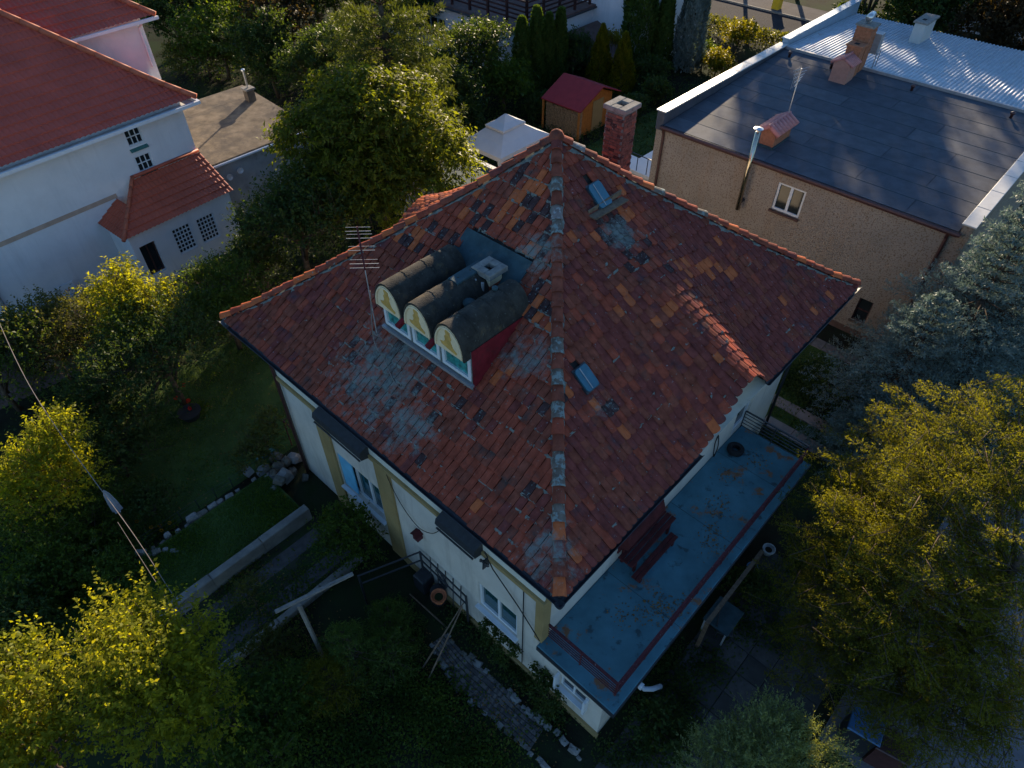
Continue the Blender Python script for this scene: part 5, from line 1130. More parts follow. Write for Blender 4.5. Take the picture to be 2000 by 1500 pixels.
# ---- behind the left ridge
tree('dense_tree', 'dark dense tree between the garage and the walnut', 'tree', P(612, 560)[:2], blobset(9, 1.9, 2.8, .8, seed=13), M['lf_dark'], 1700, 8, .115, (.35, .8), .15, r0=.15)
tree('dense_tree', 'dark dense tree just behind the tiled roof ridge', 'tree', P(700, 470)[:2], blobset(8, 1.9, 2.9, .7, seed=14), M['lf_dark'], 1300, 8, .115, (.35, .75), .15, r0=.14)
tree('fruit_tree', 'slim pale sunlit shrub tip rising behind the tiled roof', 'shrub', P(755, 470)[:2], [(0, 0, 3.6, .35, .35, .6), (.35, -.1, 3.3, .3, .3, .5)], M['lf_olive'], 120, 8, .1, (.3, .6), up=1., r0=.05, shoots=14, shoot_len=.9, shoot_up=1.6)
wb = [(0, 0, 5.2, 2.2, 2., 1.6), (-2.0, .2, 4.9, 1.5, 1.4, 1.2), (2.0, 0, 4.7, 1.5, 1.4, 1.2), (-1.0, 1.2, 6.0, 1.3, 1.2, 1.), (1.1, 1.0, 5.9, 1.3, 1.2, 1.), (0, -1.4, 4.2, 1.9, 1.4, 1.2), (-1.6, -1.3, 3.7, 1.5, 1.3, 1.1), (1.7, -1.4, 3.5, 1.5, 1.3, 1.1), (0, .3, 6.4, 1.2, 1.2, .8), (-2.9, .6, 4.6, .9, .9, .9), (2.9, -.5, 4.2, .9, .9, .9), (-.3, -2.1, 3.0, 1.5, 1.1, 1.0)]
tree('walnut_tree', 'big spreading walnut tree with sunlit edges behind the house', 'tree', P(725, 262, 5.2)[:2], wb, M['lf_walnut'], 4600, 9, .17, (.4, .95), .35, .75, .55, .3, r0=.24, wid=.42)
conifer('pine_tree', 'tall olive pine tree behind the walnut', P(755, 105, 6.0)[:2], 11.5, 3.6, M['nd_pine'], 22, 14, .2, .15, 24, 11, .5, power=.7, z0=2., tip=.2, seed=3)
tree('shrub', 'rounded olive shrub beside the red roof and garage', 'shrub', P(410, 150)[:2], [(0, 0, 1.0, 2.1, 1.7, 1.0), (1.6, .6, 1.0, 1.5, 1.3, .8), (-1.4, .8, .9, 1.4, 1.3, .8)], M['lf_olive'], 1100, 7, .14, (.3, .6), r0=.08)
for i, (px, py, r, h, lab) in enumerate(((360, 60, 2.6, 3.2, 'dark tree at the top beside the upper red roof'), (470, 30, 2.8, 3.6, 'shaded tree at the top edge left of the pine'), (590, 70, 2.6, 3.0, 'dark bushy tree directly left of the pine'), (540, -30, 3.2, 4.5, 'tall dark tree cut by the top edge'), (660, 10, 2.6, 4.2, 'dark tree peeking behind the pine'), (930, 150, 2.3, 2.6, 'dark leafy tree in front of the terrace house'), (985, 175, 1.5, 1.6, 'dark shrub between the leafy tree and the thuja row'))):
    p = P(px, py + 40)[:2]; tree('garden_tree', lab, 'tree', p, blobset(8, r, h, .7, seed=20 + i), M['lf_dark'] if i % 2 else M['lf_russet'] if i == 1 else M['lf_green'], 1000, 8, .15, (.4, .85), .15, r0=.14)
for i, (px, py, r, z, mk, lab) in enumerate(((340, 25, 2.6, 3.0, 'lf_dark', 'dark bush mass right of the upper red roof'), (425, 75, 2.4, 2.4, 'lf_green', 'shaded green bush above the rounded olive shrub'), (525, 110, 2.3, 2.4, 'lf_dark', 'dark bush between the garage chimney and the walnut'), (560, 40, 2.8, 3.0, 'lf_russet', 'brownish shaded tree in the upper garden'), (632, 120, 2.0, 2.6, 'lf_dark', 'dark shrub mass wedged between walnut and pine'), (450, 5, 2.8, 3.0, 'lf_dark', 'dark foliage at the top edge above the garage'), (610, -10, 3.0, 3.0, 'lf_green', 'green tree crown at the top edge beside the pine'), (700, -15, 3.0, 3.0, 'lf_dark', 'dark crown at the top edge behind the pine'), (800, 20, 2.2, 2.6, 'lf_dark', 'dark tree between the pine and the terrace house window'), (880, 200, 1.6, 1.6, 'lf_dark', 'dark shrub right of the walnut near the gazebo'))):
    tree('garden_tree', lab, 'tree', P(px, py, z)[:2], blobset(8, r, z, .75, seed=120 + i), M[mk], 1100, 8, .16, (.4, .85), .15, r0=.12)
# ---- thuja row and the garden by the street
for i, (px, py, h, r, lab) in enumerate(((1018, 190, 4.4, .62, 'leftmost column of the four clipped thujas'), (1045, 180, 4.7, .6, 'second column of the four clipped thujas'), (1068, 172, 4.2, .5, 'third slim column of the four clipped thujas'), (1090, 165, 4.3, .5, 'last column of the four thujas next to the shrubs'))):
    column('thuja', lab, P(px, py)[:2], h, r, M['nd_thuja'], 6000, .16, 'row of clipped thujas', seed=i)
tree('shrub', 'dark rounded shrub behind the red shed', 'shrub', P(1120, 150)[:2], blobset(6, 1.4, 1.6, .8, seed=31), M['lf_dark'], 700, 8, .12, (.3, .6), r0=.06)
column('golden_cypress', 'yellow tipped cypress left of the pair behind the red shed', P(1168, 172)[:2], 3.6, .95, M['lf_gold'], 5200, .15, 'cypresses behind the shed', 'shrub', .8, seed=5)
column('golden_cypress', 'yellow tipped cypress right of the pair behind the red shed', P(1210, 182)[:2], 3.4, 1.0, M['lf_gold'], 5200, .15, 'cypresses behind the shed', 'shrub', .8, seed=6)
tree('shrub', 'small bright yellow shrub top between the two cypresses', 'shrub', P(1188, 165)[:2], [(0, 0, 2.4, .35, .35, .5)], M['lf_gold'], 90, 8, .13, (.25, .5), up=1., r0=.04)
column('thuja', 'tall wide green thuja cut by the top edge', P(1240, 135)[:2], 8.2, 1.15, M['nd_thuja'], 13000, .23, None, seed=7)
column('thuja', 'shorter thuja standing right of the tall wide one', P(1285, 138)[:2], 5.2, .8, M['nd_thuja'], 7000, .19, None, 'tree', .6, seed=8)
column('blue_spruce_column', 'slim silver blue conifer column by the street garden', P(1338, 140)[:2], 7.4, 1.05, M['nd_blue'], 12000, .2, None, 'tree', .5, seed=9)
for i, (px, py, r, mt, lab) in enumerate(((1395, 150, 1.0, 'lf_gold', 'orange and green shrub beside the white parapet'), (1435, 110, 1.3, 'lf_gold', 'yellow green autumn shrub below the street'), (1370, 130, .8, 'lf_green', 'small green shrub next to the blue conifer column'), (1280, 205, .9, 'lf_dark', 'dark low shrub right of the brick chimney'), (1230, 235, .8, 'lf_dark', 'dark shrub beside the shed door'), (1055, 235, .8, 'lf_dark', 'dark shrub left of the firewood stack'), (1265, 170, 1.0, 'lf_dark', 'dark bushy plant in front of the shorter thuja'))):
    tree('shrub', lab, 'shrub', P(px, py)[:2], blobset(6, r, r * .75, .6, seed=40 + i), M[mt], 420, 8, .13, (.25, .55), r0=.05)
hb = MB(); n = 5200; uu = rng.uniform(42.6, 43.8, n); vv = rng.uniform(15, 24.5, n); zz = rng.random(n) ** .6 * 1.1
pos = np.array([W(a, b, c) for a, b, c in zip(uu, vv, zz)]); o = link('hedge', leaf_mesh('hedge', pos, unit(rdir(n) + (0, 0, .5)), unit(rdir(n) + (0, 0, 1)), rng.uniform(.1, .22, n), .1, rng.random(n), M['lf_olive'])); tag(o, 'long clipped hedge along the street', 'hedge')
for i, (u, v, r, h, lab) in enumerate(((43.6, 8.5, 2.4, 3.2, 'dark green tree behind the zinc parapet'), (44, 4.4, 2.6, 3.4, 'russet tree behind the corrugated roof chimney group'), (45, .2, 2.6, 3.2, 'russet tree behind the white chimney'), (43.5, -4, 2.4, 2.8, 'dark tree at the right end of the corrugated roof'), (46.5, -8.5, 2.6, 3.4, 'dark tree in front of the far white house'), (42.5, 11.6, 1.8, 2.2, 'green hedge tree above the zinc parapet end'), (54.5, 21, 3.2, 9, 'dark tree across the street behind the yellow bin'), (54.2, 25.5, 3.0, 9, 'dark tree at the top edge across the street'), (56.5, 16.5, 3.4, 9, 'dark tree across the street behind the zinc parapet'))):
    tree('street_tree', lab, 'tree', W(u, v)[:2], blobset(8, r, h, .7, seed=60 + i) + blobset(7, r * .95, h + 4.2 + (i * 37 % 5) * .5, .9, seed=80 + i), M['lf_russet'] if 'russet' in lab else M['lf_dark'], 2300, 9, .2, (.4, .9), .15, r0=.18)
# ---- right side
conifer('blue_spruce', 'big blue spruce at the right edge in front of the tan building', P(1885, 640, 3.6)[:2], 7.8, 3.3, M['nd_blue'], 22, 16, .085, .3, 24, 10, .3, 'blue spruces by the tan building', power=.85, z0=.4, tip=.42, seed=5)
conifer('blue_spruce', 'middle sized blue spruce between the big one and the house path', P(1755, 740, 2.4)[:2], 5.6, 2.4, M['nd_blue'], 18, 15, .08, .3, 22, 9, .3, 'blue spruces by the tan building', power=.8, z0=.3, tip=.42, seed=6)
conifer('blue_spruce', 'smallest blue spruce beside the slab path', P(1690, 850, 1.2)[:2], 3.0, 1.3, M['nd_blue'], 14, 13, .09, .28, 15, 10, .3, 'blue spruces by the tan building', power=.8, z0=.2, tip=.3, seed=7)
conifer('blue_spruce', 'tallest blue spruce at the right edge beside the white parapet', P(2010, 540, 5.0)[:2], 9.5, 3.0, M['nd_blue'], 18, 15, .09, .3, 22, 9, .3, 'blue spruces by the tan building', power=.85, z0=.3, tip=.42, seed=8)
# golden yew: wide boughs of drooping sprays
yw = thing('golden_yew', 'huge golden yew with layered drooping boughs at the right', 'tree', P(1830, 1330)[:2].tolist() + [0])
yb = np.array([P(1830, 1330)[0], P(1830, 1330)[1], 0.])
B = []; D = []; LL = []; TNs = []; tw = MB(); q = np.random.default_rng(77)
tw.tube([(0, 0, -.05), (.1, .3, 2), (.1, .8, 4.6)], [.22, .16, .05], 8)
for (px, py, z, n_) in ((1920, 860, 4.8, 16), (1990, 800, 5.2, 12), (1800, 910, 4.2, 16), (1850, 960, 4.6, 18), (1710, 930, 3.0, 14), (1650, 985, 2.4, 12), (1620, 1090, 2.1, 12), (1700, 1000, 3.6, 18), (1950, 960, 4.8, 16), (1800, 1080, 4.0, 18), (1660, 1130, 2.6, 16), (1900, 1130, 3.8, 18), (1990, 1150, 3.9, 14), (1750, 1230, 2.8, 18), (1610, 1230, 1.6, 14), (1860, 1280, 2.7, 18), (1970, 1290, 2.8, 14), (1700, 1340, 1.8, 14), (1800, 1390, 1.9, 14), (1900, 1390, 2.0, 12), (1650, 1290, 1.3, 10), (1960, 1060, 4.3, 12), (1770, 850, 4.0, 7), (1690, 1020, 2.8, 12), (1880, 1200, 3.0, 12), (1950, 1210, 3.0, 12), (1850, 1350, 1.6, 12), (1760, 1150, 3.2, 12), (1940, 1350, 2.0, 10), (1700, 1200, 2.2, 12), (1620, 1160, 1.6, 10), (1800, 1310, 1.8, 12)):
    c = P(px, py, z) - yb; st_ = np.array([.1, .4, max(.5, z * .7)]); m_ = (st_ + c) / 2 + (0, 0, .25); tw.tube([st_, m_, c], [.07, .045, .015], 5)
    outd = unit(np.array([c[0], c[1], 0.]) + 1e-3)
    for _ in range(int(n_ * 3.4)):
        a = q.normal() * 1.3; d = np.array([outd[0] * math.cos(a) - outd[1] * math.sin(a), outd[0] * math.sin(a) + outd[1] * math.cos(a), q.uniform(.0, .5)]); d /= np.linalg.norm(d); L = q.uniform(.45, .95); p0 = c + q.normal(size=3) * np.array([.5, .5, .3]); tone = q.random()
        tw.tube([p0, p0 + d * L], [.012, .004], 4)
        for s in range(12):
            g = (s + .5) / 12; side = np.cross(d, (0, 0, 1)) * (1 if s % 2 else -1); sd_ = d * .7 + side * q.uniform(.4, 1.) + np.array([0, 0, q.uniform(-.3, .25)]); B.append(p0 + d * L * g - np.array([0, 0, .12 * g * g])); D.append(unit(sd_)); LL.append(q.uniform(.14, .32) * (1.2 - .5 * g)); TNs.append(tone * .5 + g * .35 + q.random() * .15)
B, D, LL, TNs = map(np.array, (B, D, LL, TNs)); pos, d, nrm, sz, ti = twig_leaves(B, D, LL, 18, .05, .25, .8, .0, TNs); kp = pos[:, 2] > .05
link('crown', leaf_mesh('crown', pos[kp], d[kp], rdir(int(kp.sum())), sz[kp], sz[kp] * .34, ti[kp], M['nd_yew'], .05), yw); tw.build('trunk', M['bark'], yw, smooth=True)
# feathery juniper, bottom
jt = thing('juniper', 'feathery grey green juniper bush at the bottom edge', 'shrub', (*P(1500, 1475, 2.2)[:2], 0.)); n = 2600
bs, d, _ = blob_twigs([(0, 0, 1.7, 1.15, .9, .8), (-.9, -.1, 1.5, .8, .7, .7), (.9, .0, 1.6, .8, .7, .75), (.2, .4, 2.0, .8, .6, .6), (0, 0, .7, 1.1, .9, .7)], n, .6, .9, .35, .6); n = len(bs)
pos, d, nrm, sz, ti = twig_leaves(bs, d, rng.uniform(.3, .6, n), 16, .065, 0, .55, 0); kp = pos[:, 2] > .02
link('crown', leaf_mesh('crown', pos[kp], d[kp], rdir(int(kp.sum())), sz[kp], sz[kp] * .28, ti[kp], M['nd_juniper'], .05), jt)
mb = MB(); limbs(mb, (0, 0, -.05), (0, 0, .5), [(.5, .2, 1), (-.5, .1, 1), (0, -.3, 1), (.1, .4, 1.1)], .05); mb.build('trunk', M['bark'], jt)
# ---- around the house
tree('shrub', 'dark green bush growing against the house front below the blue window', 'shrub', P(690, 1080)[:2], [(0, 0, 1.0, .7, .6, .6), (-.4, .3, .8, .5, .5, .5), (.45, -.3, .8, .5, .5, .5), (.1, .1, 1.5, .45, .4, .35), (-.3, -.3, .6, .5, .5, .4)], M['lf_green'], 650, 8, .075, (.2, .45), .1, r0=.04)
tree('shrub', 'yellow and green shrub at the house corner beside the rock heap', 'shrub', W(-.1, 11.2)[:2], [(0, 0, 1.2, .5, .5, .5), (.2, .3, 1.7, .35, .35, .3), (-.4, -.3, .8, .5, .5, .5)], M['lf_olive'], 300, 8, .085, (.2, .4), r0=.04)
for i, (px, py, h, r, lab) in enumerate(((700, 1310, 2.2, .85, 'tallest dark young conifer in the front garden'), (765, 1300, 1.5, .8, 'bushy dark conifer next to the tallest one'), (655, 1350, 1.3, .8, 'low spreading conifer with yellow tips in the front garden'), (770, 1240, 1.4, .7, 'dark conifer near the house bed'))):
    conifer('young_conifer', lab, P(px, py)[:2], h, r, M['nd_thuja'] if i != 2 else M['nd_yew'], 9, 11, .075, .22, 13, 7, .35, 'young conifers in the front garden', 'shrub', .7, .1, .35, 90 + i)
tree('shrub', 'leafy bush with red blooms below the terrace edge', 'shrub', P(1455, 1165)[:2], blobset(5, .55, .5, .6, seed=71), M['lf_dark'], 260, 8, .075, (.2, .35), r0=.03)
tree('shrub', 'dark shrub in the bed at the terrace corner', 'shrub', P(1290, 1440)[:2], blobset(5, .8, .5, .5, seed=72), M['lf_dark'], 330, 8, .085, (.2, .4), r0=.03)
tree('shrub', 'dark ivy clump on the wall under the terrace', 'shrub', W(.3, .3)[:2], [(0, 0, .5, .3, .5, .5), (-.05, .35, .8, .2, .35, .3)], M['lf_dark'], 200, 8, .07, (.15, .3), r0=.02)
tree('shrub', 'flower box greenery under the lower white window', 'shrub', W(.42, 2.0)[:2], [(-.12, .1, .9, .22, .3, .2), (.2, -.4, .9, .22, .3, .2)], M['lf_dark'], 150, 8, .07, (.12, .25), r0=.02, trunk=False)
tree('shrub', 'low flowering border along the far lawn', 'shrub', W(14.6, -1.2)[:2], blobset(6, 1.3, .4, .4, seed=73), M['lf_green'], 420, 8, .08, (.2, .4), r0=.03)
tree('shrub', 'grassy plant clump at the terrace rail', 'shrub', W(10.2, -.1)[:2], blobset(5, .7, .45, .5, seed=74), M['lf_dark'], 260, 8, .08, (.2, .4), r0=.03)
# ground cover
pts = [P(x, y) for x, y in ((60, 1100), (120, 1150), (40, 1200), (180, 1110), (30, 1290), (90, 1260), (240, 1130), (200, 1060), (60, 1040), (120, 1060))]
cover('undergrowth', 'tangled dark garden plants at the left edge', pts, 9000, .1, M['lf_green'], (.03, .7), spread=.6)
pts = [P(x, y) for x, y in ((640, 1420), (720, 1450), (820, 1400), (880, 1450), (950, 1490), (560, 1490), (780, 1350), (860, 1370), (620, 1330), (570, 1370), (700, 1500), (900, 1500))]
cover('undergrowth', 'dark low plants filling the front garden bed', pts, 16000, .07, M['lf_green'], (.02, .3), spread=.45)
pts = [P(x, y) for x, y in ((950, 1250), (1000, 1300), (1040, 1340), (1080, 1400), (900, 1210), (1250, 1470), (1330, 1400), (1200, 1480))]
cover('undergrowth', 'dark plants in the bed along the house front', pts, 5000, .065, M['lf_dark'], (.02, .25), spread=.25)
pts = [P(x, y) for x, y in ((1300, 1300), (1380, 1300), (1440, 1220), (1500, 1160), (1520, 1240), (1330, 1350), (1560, 1120), (1280, 1380))]
cover('undergrowth', 'dark plants spreading over the yard under the terrace', pts, 6000, .07, M['lf_dark'], (.02, .3), spread=.3)
pts = [P(x, y) for x, y in ((1560, 760), (1600, 780), (1640, 810), (1580, 730), (1540, 740))]
cover('undergrowth', 'shaded border plants beside the slab path', pts, 4000, .08, M['lf_dark'], (.02, .35), spread=.4)
pts = [P(x, y) for x, y in ((460, 1150), (520, 1200), (440, 1220), (560, 1180), (400, 1260), (480, 1100), (590, 1130), (560, 1260))]
cover('undergrowth', 'weeds and grass growing over the ramp', pts, 4200, .06, M['lf_green'], (.02, .16), spread=.35)
pts = [W(u, v) for u in np.arange(19, 34, 2.) for v in (12.5, 15, 18, 21, 24)]
cover('undergrowth', 'shaded planting of the garden behind the house', pts, 14000, .13, M['lf_dark'], (.02, .4), spread=1.2)
pts = [W(u, v) for u in np.arange(-4, 26, 2.5) for v in (19, 22)] + [W(u, v) for u in np.arange(14, 28, 2.5) for v in (27, 31, 36, 41)]
cover('undergrowth', 'dark shrubby ground between the trees beyond the house', pts, 16000, .14, M['lf_dark'], (.02, .6), spread=1.3)
grass('grass', 'shaded short lawn left of the tiled house', [(-6, 11.4), (4.5, 11.4), (4.5, 17.5), (-6, 17.5)], 26000, .01, (.03, .08))
grass('grass', 'green grass of the small raised lawn', [(-7.4, 9.0), (-.6, 9.0), (-.6, 10.8), (-7.4, 10.8)], 26000, .36, (.03, .09))
grass('grass', 'small lawn between tiled house and tan building', [(12.5, .2), (16.6, .2), (16.6, 5.4), (12.5, 5.4)], 16000, .01, (.03, .08))
grass('grass', 'grass strip between the two slab paths', [(12.45, -3.2), (12.93, -3.2), (12.93, .2), (12.45, .2)], 3500, .01, (.03, .08))
# ================================================================== small things
def zvert(px, py, xy): d = ray(px, py); return CZ + d[2] * xy[1] / d[1]
# television aerial on the roof
am = LOC(P(735, 645, 7.2)); am[2] = prof(am[0] / AU)
an = thing('roof_aerial', 'rusty television aerial on a tall mast in front of the dormer', 'aerial', W(am[0], am[1], 0), HR)
mz = am[2]; q = MB(); q.tube([(0, 0, mz), (0, 0, mz + 1.2), (0, 0, mz + 2.75)], [.015, .013, .011], 8); q.build('mast', M['alu_dull'], an)
q = MB(); q.tube([(0, 0, mz + 1.75), (.0, .0, mz + 2.76)], .018, 8); q.build('boom', M['rust'], an)
for k in (0, 1, 3, 4, 5):
    z = mz + 1.8 + (0, .1, .3, .42, .7, .86)[k]; L = .3 - .01 * k; q = MB(); q.tube([(-L * .7, L * .7, z), (L * .7, -L * .7, z)], .005, 5); q.tube([(-L * .5, L * .85, z + .05), (L * .85, -L * .5, z + .05)], .004, 5); q.build('element', M['alu_dull'], an)
cab = MB(); pl_ = [np.array([am[0] + .03, am[1], am[2] + 1.2]), np.array([am[0] - .2, am[1] - .15, am[2] + .1])]
for px, py in ((760, 730), (790, 757), (840, 768), (890, 762), (912, 748)): p = LOC(P(px, py, 7.0)); pl_.append(np.array([1.1 + .05 * math.sin(px), p[1], prof(1.1 / AU) + .1]))
pl_ = [pl_[0], pl_[1]] + [np.array([LOC(P(px, py, z))[0], LOC(P(px, py, z))[1], z]) for px, py, z in ((752, 705, 6.98), (772, 748, 6.78), (800, 763, 6.78), (840, 768, 6.88), (880, 764, 7.02), (912, 750, 7.25))]
cab.tube(catm(pl_, 6), .012, 5); cab.build('aerial_cable', M['cable_pale'], an).matrix_local = Matrix.Translation((-am[0], -am[1], 0))
# aerial on the felt roof
a2 = thing('roof_aerial', 'small wire aerial on the low tiled chimney of the felt roof', 'aerial', W(20.45, 6.22, 0), HR)
q = MB(); q.tube([(0, 0, 6.1), (0, 0, 7.75)], .02, 6); q.build('mast', M['alu'], a2)
for k in range(6): q = MB(); q.tube([(-.3, -.1 + .05 * k, 7.1 + .12 * k), (.3, .1 - .05 * k, 7.15 + .12 * k)], .008, 4); q.build('element', M['alu'], a2)
for k in range(4): q = MB(); q.tube([(-.2 + .13 * k, .1, 7.05), (-.2 + .13 * k, .1, 7.75)], .007, 4); q.build('element', M['alu'], a2)
# terrace: bench, tyre, hose
be = thing('bench', 'dark red wooden bench on the blue terrace', 'bench', W(0, 0, TZ), HR)
for y in (.24, .38, .52): q = MB(); q.cbox(3.15, 5.0, y, y + .12, .40, .44, .01); q.build('seat_slat', M['dark_red_wood'], be)
for z in (.55, .7): q = MB(); q.cbox(3.15, 5.0, .655, .69, z, z + .11, .01); q.build('back_slat', M['dark_red_wood'], be)
for x in (3.35, 4.75):
    q = MB(); q.bar((x, .27, 0), (x, .27, .395), .06, .06, (1, 0, 0)); q.build('leg', M['dark_red_wood'], be); q = MB(); q.bar((x, .62, 0), (x, .645, .83), .06, .05, (1, 0, 0)); q.build('leg', M['dark_red_wood'], be)
tb = thing('plank_table', 'low dark red plank table pushed against the bench', 'table', W(0, 0, TZ), HR)
for y in (-.05, .06): q = MB(); q.cbox(3.05, 4.7, y, y + .1, .22, .26, .01); q.build('plank', M['dark_red_wood'], tb)
for x in (3.2, 4.55): q = MB(); q.box(x - .03, x + .03, -.04, .15, 0, .218); q.build('leg', M['dark_red_wood'], tb)
ty = MB(); ty.lathe([(.11, 0), (.2, 0), (.235, .04), (.235, .12), (.2, .16), (.11, .16), (.1, .13), (.15, .1), (.15, .06), (.1, .03), (.11, 0)], (0, 0, 0), 20, close=False); o = ty.build('tyre', M['rubber'], loc=W(8.25, .38, TZ), smooth=True); tag(o, 'old black tyre lying on the terrace by the wall', 'tyre')
ho = MB(); c0 = np.array([7.5, PV0 - .04, 3.0]); ho.tube(catm([c0 + (0, 0, .35), c0 + (.12, 0, .1), c0 + (.2, -.02, -.3), c0 + (.1, -.03, -.6), c0 + (0, -.02, -.3), c0 + (-.05, 0, .1), c0 + (0, 0, .36)], 6), .015, 5); o = ho.build('garden_hose', M['cable'], loc=W(0, 0), rz=HR); tag(o, 'dark hose looped on the wall above the terrace', 'hose')
# wall things on the front
bi = thing('bird_box', 'small red brown bird box on the cream front wall', 'bird box', W(PU0 - .1, 4.75, 2.2), HR)
q = MB(); q.prism([(-.08, -.09, 0), (-.08, .09, 0), (-.08, .09, .2), (-.08, 0, .28), (-.08, -.09, .2)], (.17, 0, 0)); q.build('body', M['rust'], bi); q = MB(); q.bar((-.12, -.06, .265), (.09, -.06, .265), .16, .012, (0, -.5, 1)); q.bar((-.12, .06, .265), (.09, .06, .265), .16, .012, (0, .5, 1)); q.build('roof', M['dark_red_wood'], bi); q = MB(); q.tube([(-.086, 0, .13), (-.08, 0, .13)], .025, 10); q.build('hole', M['rubber'], bi)
wc = MB(); wc.tube(catm([(PU0 - .07, 4.75 + a, 3.9 - b) for a, b in ((.9, -.25), (.85, .1), (.55, .7), (.2, 1.05), (-.15, 1.15), (-.6, .85), (-.95, .3), (-1.1, -.15))], 5), .01, 5); o = wc.build('wall_cable', M['cable'], loc=W(0, 0), rz=HR); tag(o, 'loose dark cable hanging in a loop on the front wall', 'cable')
wc = MB(); wc.tube([(PU0 - .12, 2.3, 4.4), (PU0 - .1, 2.1, 3.9), (PU0 - .08, 1.4, 3.2), (PU0 - .06, .75, 2.4)], .014, 5); wc.tube([(PU0 - .05, 1.25, 4.1), (PU0 - .05, 1.25, .4)], .014, 5); o = wc.build('wall_cable', M['cable'], loc=W(0, 0), rz=HR); tag(o, 'dark cables running down the front wall beside the lower window', 'cable')
ins = MB()
for k in range(4): ins.lathe([(.02, 0), (.035, .02), (.02, .05), (.03, .07), (.01, .1)], (PU0 - .2, 2.35 - .07 * k, 4.05 + .04 * (k % 2)), 8)
ins.bar((PU0 - .05, 2.25, 4.03), (PU0 - .24, 2.25, 4.05), .03, .3); o = ins.build('cable_bracket', M['metal_dark'], loc=W(0, 0), rz=HR); tag(o, 'dark bracket with insulators at the end of the right awning', 'bracket')
la = thing('wall_spout', 'pale plastic pipe elbow sticking out under the terrace corner', 'pipe', W(0, 0, 0), HR); q = MB(); q.tube([(1.35, -1.2, 2.05), (1.35, -1.5, 2.05), (1.5, -1.62, 1.98), (1.72, -1.7, 1.85)], .055, 10); q.build('elbow', M['plastic_grey'], la, smooth=True); q = MB(); q.tube([(1.35, -1.38, 2.05), (1.35, -1.45, 2.05)], .08, 10); q.build('collar', M['white_metal'], la)
# carpet frame / clothes post
cb_ = P(636, 1293); xy = cb_[:2]; zt = zvert(578, 1182, xy)
cp_ = thing('clothes_post', 'weathered T-shaped clothes post leaning over the kerb wall', 'post', (*xy, 0)); q = MB(); q.bar((0, 0, 0), (0, 0, zt), .075, .075, (1, 0, 0)); q.build('post', M['timber_grey'], cp_)
pa = P(538, 1197, zt) - np.array([*xy, 0]); pb_ = P(690, 1122, zt) - np.array([*xy, 0]); q = MB(); q.bar(pa + (0, 0, .04), pb_ + (0, 0, .04), .075, .06); q.build('crossbar', M['timber_grey'], cp_)
fr_ = thing('trellis_frame', 'dark rusty metal trellis frame beside the front wall', 'trellis', W(0, 0), HR)
pts = [LOC(P(x, y, 1.5)) for x, y in ((700, 1125), (820, 1078), (910, 1165))]
for a, b in zip(pts[:-1], pts[1:]): 
    for z in (1.5, 1.1): q = MB(); q.bar((a[0], a[1], z), (b[0], b[1], z), .035, .035); q.build('rail', M['metal_dark'], fr_)
for p in pts: q = MB(); q.bar((p[0], p[1], 0), (p[0], p[1], 1.52), .045, .045, (1, 0, 0)); q.build('post', M['metal_dark'], fr_)
for k in range(1, 6):
    p = pts[1] + (pts[2] - pts[1]) * k / 6; q = MB(); q.bar((p[0], p[1], .2), (p[0] + .1, p[1], 1.5), .02, .02, (1, 0, 0)); q.build('stake', M['metal_dark'], fr_)
wl_ = MB(); c = LOC(P(862, 1130, .9)); wl_.tube([(c[0] + math.cos(t) * .05, c[1] + math.cos(t) * .26, c[2] + math.sin(t) * .26) for t in np.linspace(0, 2 * math.pi, 20)], .025, 6)
for k in range(4): t = k * math.pi / 4; wl_.tube([(c[0], c[1] - math.cos(t) * .25, c[2] - math.sin(t) * .25), (c[0], c[1] + math.cos(t) * .25, c[2] + math.sin(t) * .25)], .008, 4)
o = wl_.build('old_wheel', M['metal_dark'], loc=W(0, 0), rz=HR); tag(o, 'black spoked wheel hanging on the dark trellis frame', 'wheel')
tp_ = thing('pole_tripod', 'two thin bare poles leaning together in the front garden', 'poles', W(0, 0), HR)
for a, b, z in (((825, 1305), (905, 1178), 1.5), ((835, 1330), (903, 1185), 1.45), ((872, 1225), (800, 1160), .3)):
    p0, p1 = LOC(P(*a, .02)), LOC(P(*b, z)); q = MB(); q.tube([p0, p1], [.025, .018], 6); q.build('pole', M['timber'], tp_)
# pots, buckets, barrels
def pot(name, label, cat, p, r, h, m, n=18): 
    t = thing(name, label, cat, p); q = MB(); q.lathe([(r * .7, 0), (r * .95, h * .8), (r * 1.05, h * .82), (r * 1.05, h), (r * .92, h), (r * .85, h * .75), (0.001, h * .7)], (0, 0, 0), n, close=False); q.build('body', m, t, smooth=False); q = MB(); q.lathe([(.001, h * .72), (r * .84, h * .74)], (0, 0, 0), n, close=False); q.build('soil', M['soil'], t); return t
pot('flower_pot', 'big terracotta pot on a dark barrel beside the front wall', 'pot', P(858, 1172, .55), .2, .24, M['terracotta'])
q = MB(); q.lathe([(.2, 0), (.24, .27), (.2, .54), (.0, .54)], (0, 0, 0), 16); o = q.build('barrel', M['plastic_black'], loc=P(858, 1172, 0)); tag(o, 'dark barrel carrying the terracotta pot', 'barrel')
q = MB(); q.cbox(-.28, .28, -.2, .2, 0, .6, .03); o = q.build('storage_bin', M['metal_dark'], loc=P(835, 1140, 0), rz=HR); tag(o, 'dark blue storage bin behind the terracotta pot', 'bin')
pot('bucket', 'pale grey bucket among plants beside the terrace', 'bucket', P(1498, 1080, 0), .17, .24, M['plastic_grey']); pot('bucket', 'blue bucket closer to the terrace edge', 'bucket', P(1466, 1115, 0), .15, .22, M['plastic_blue'])
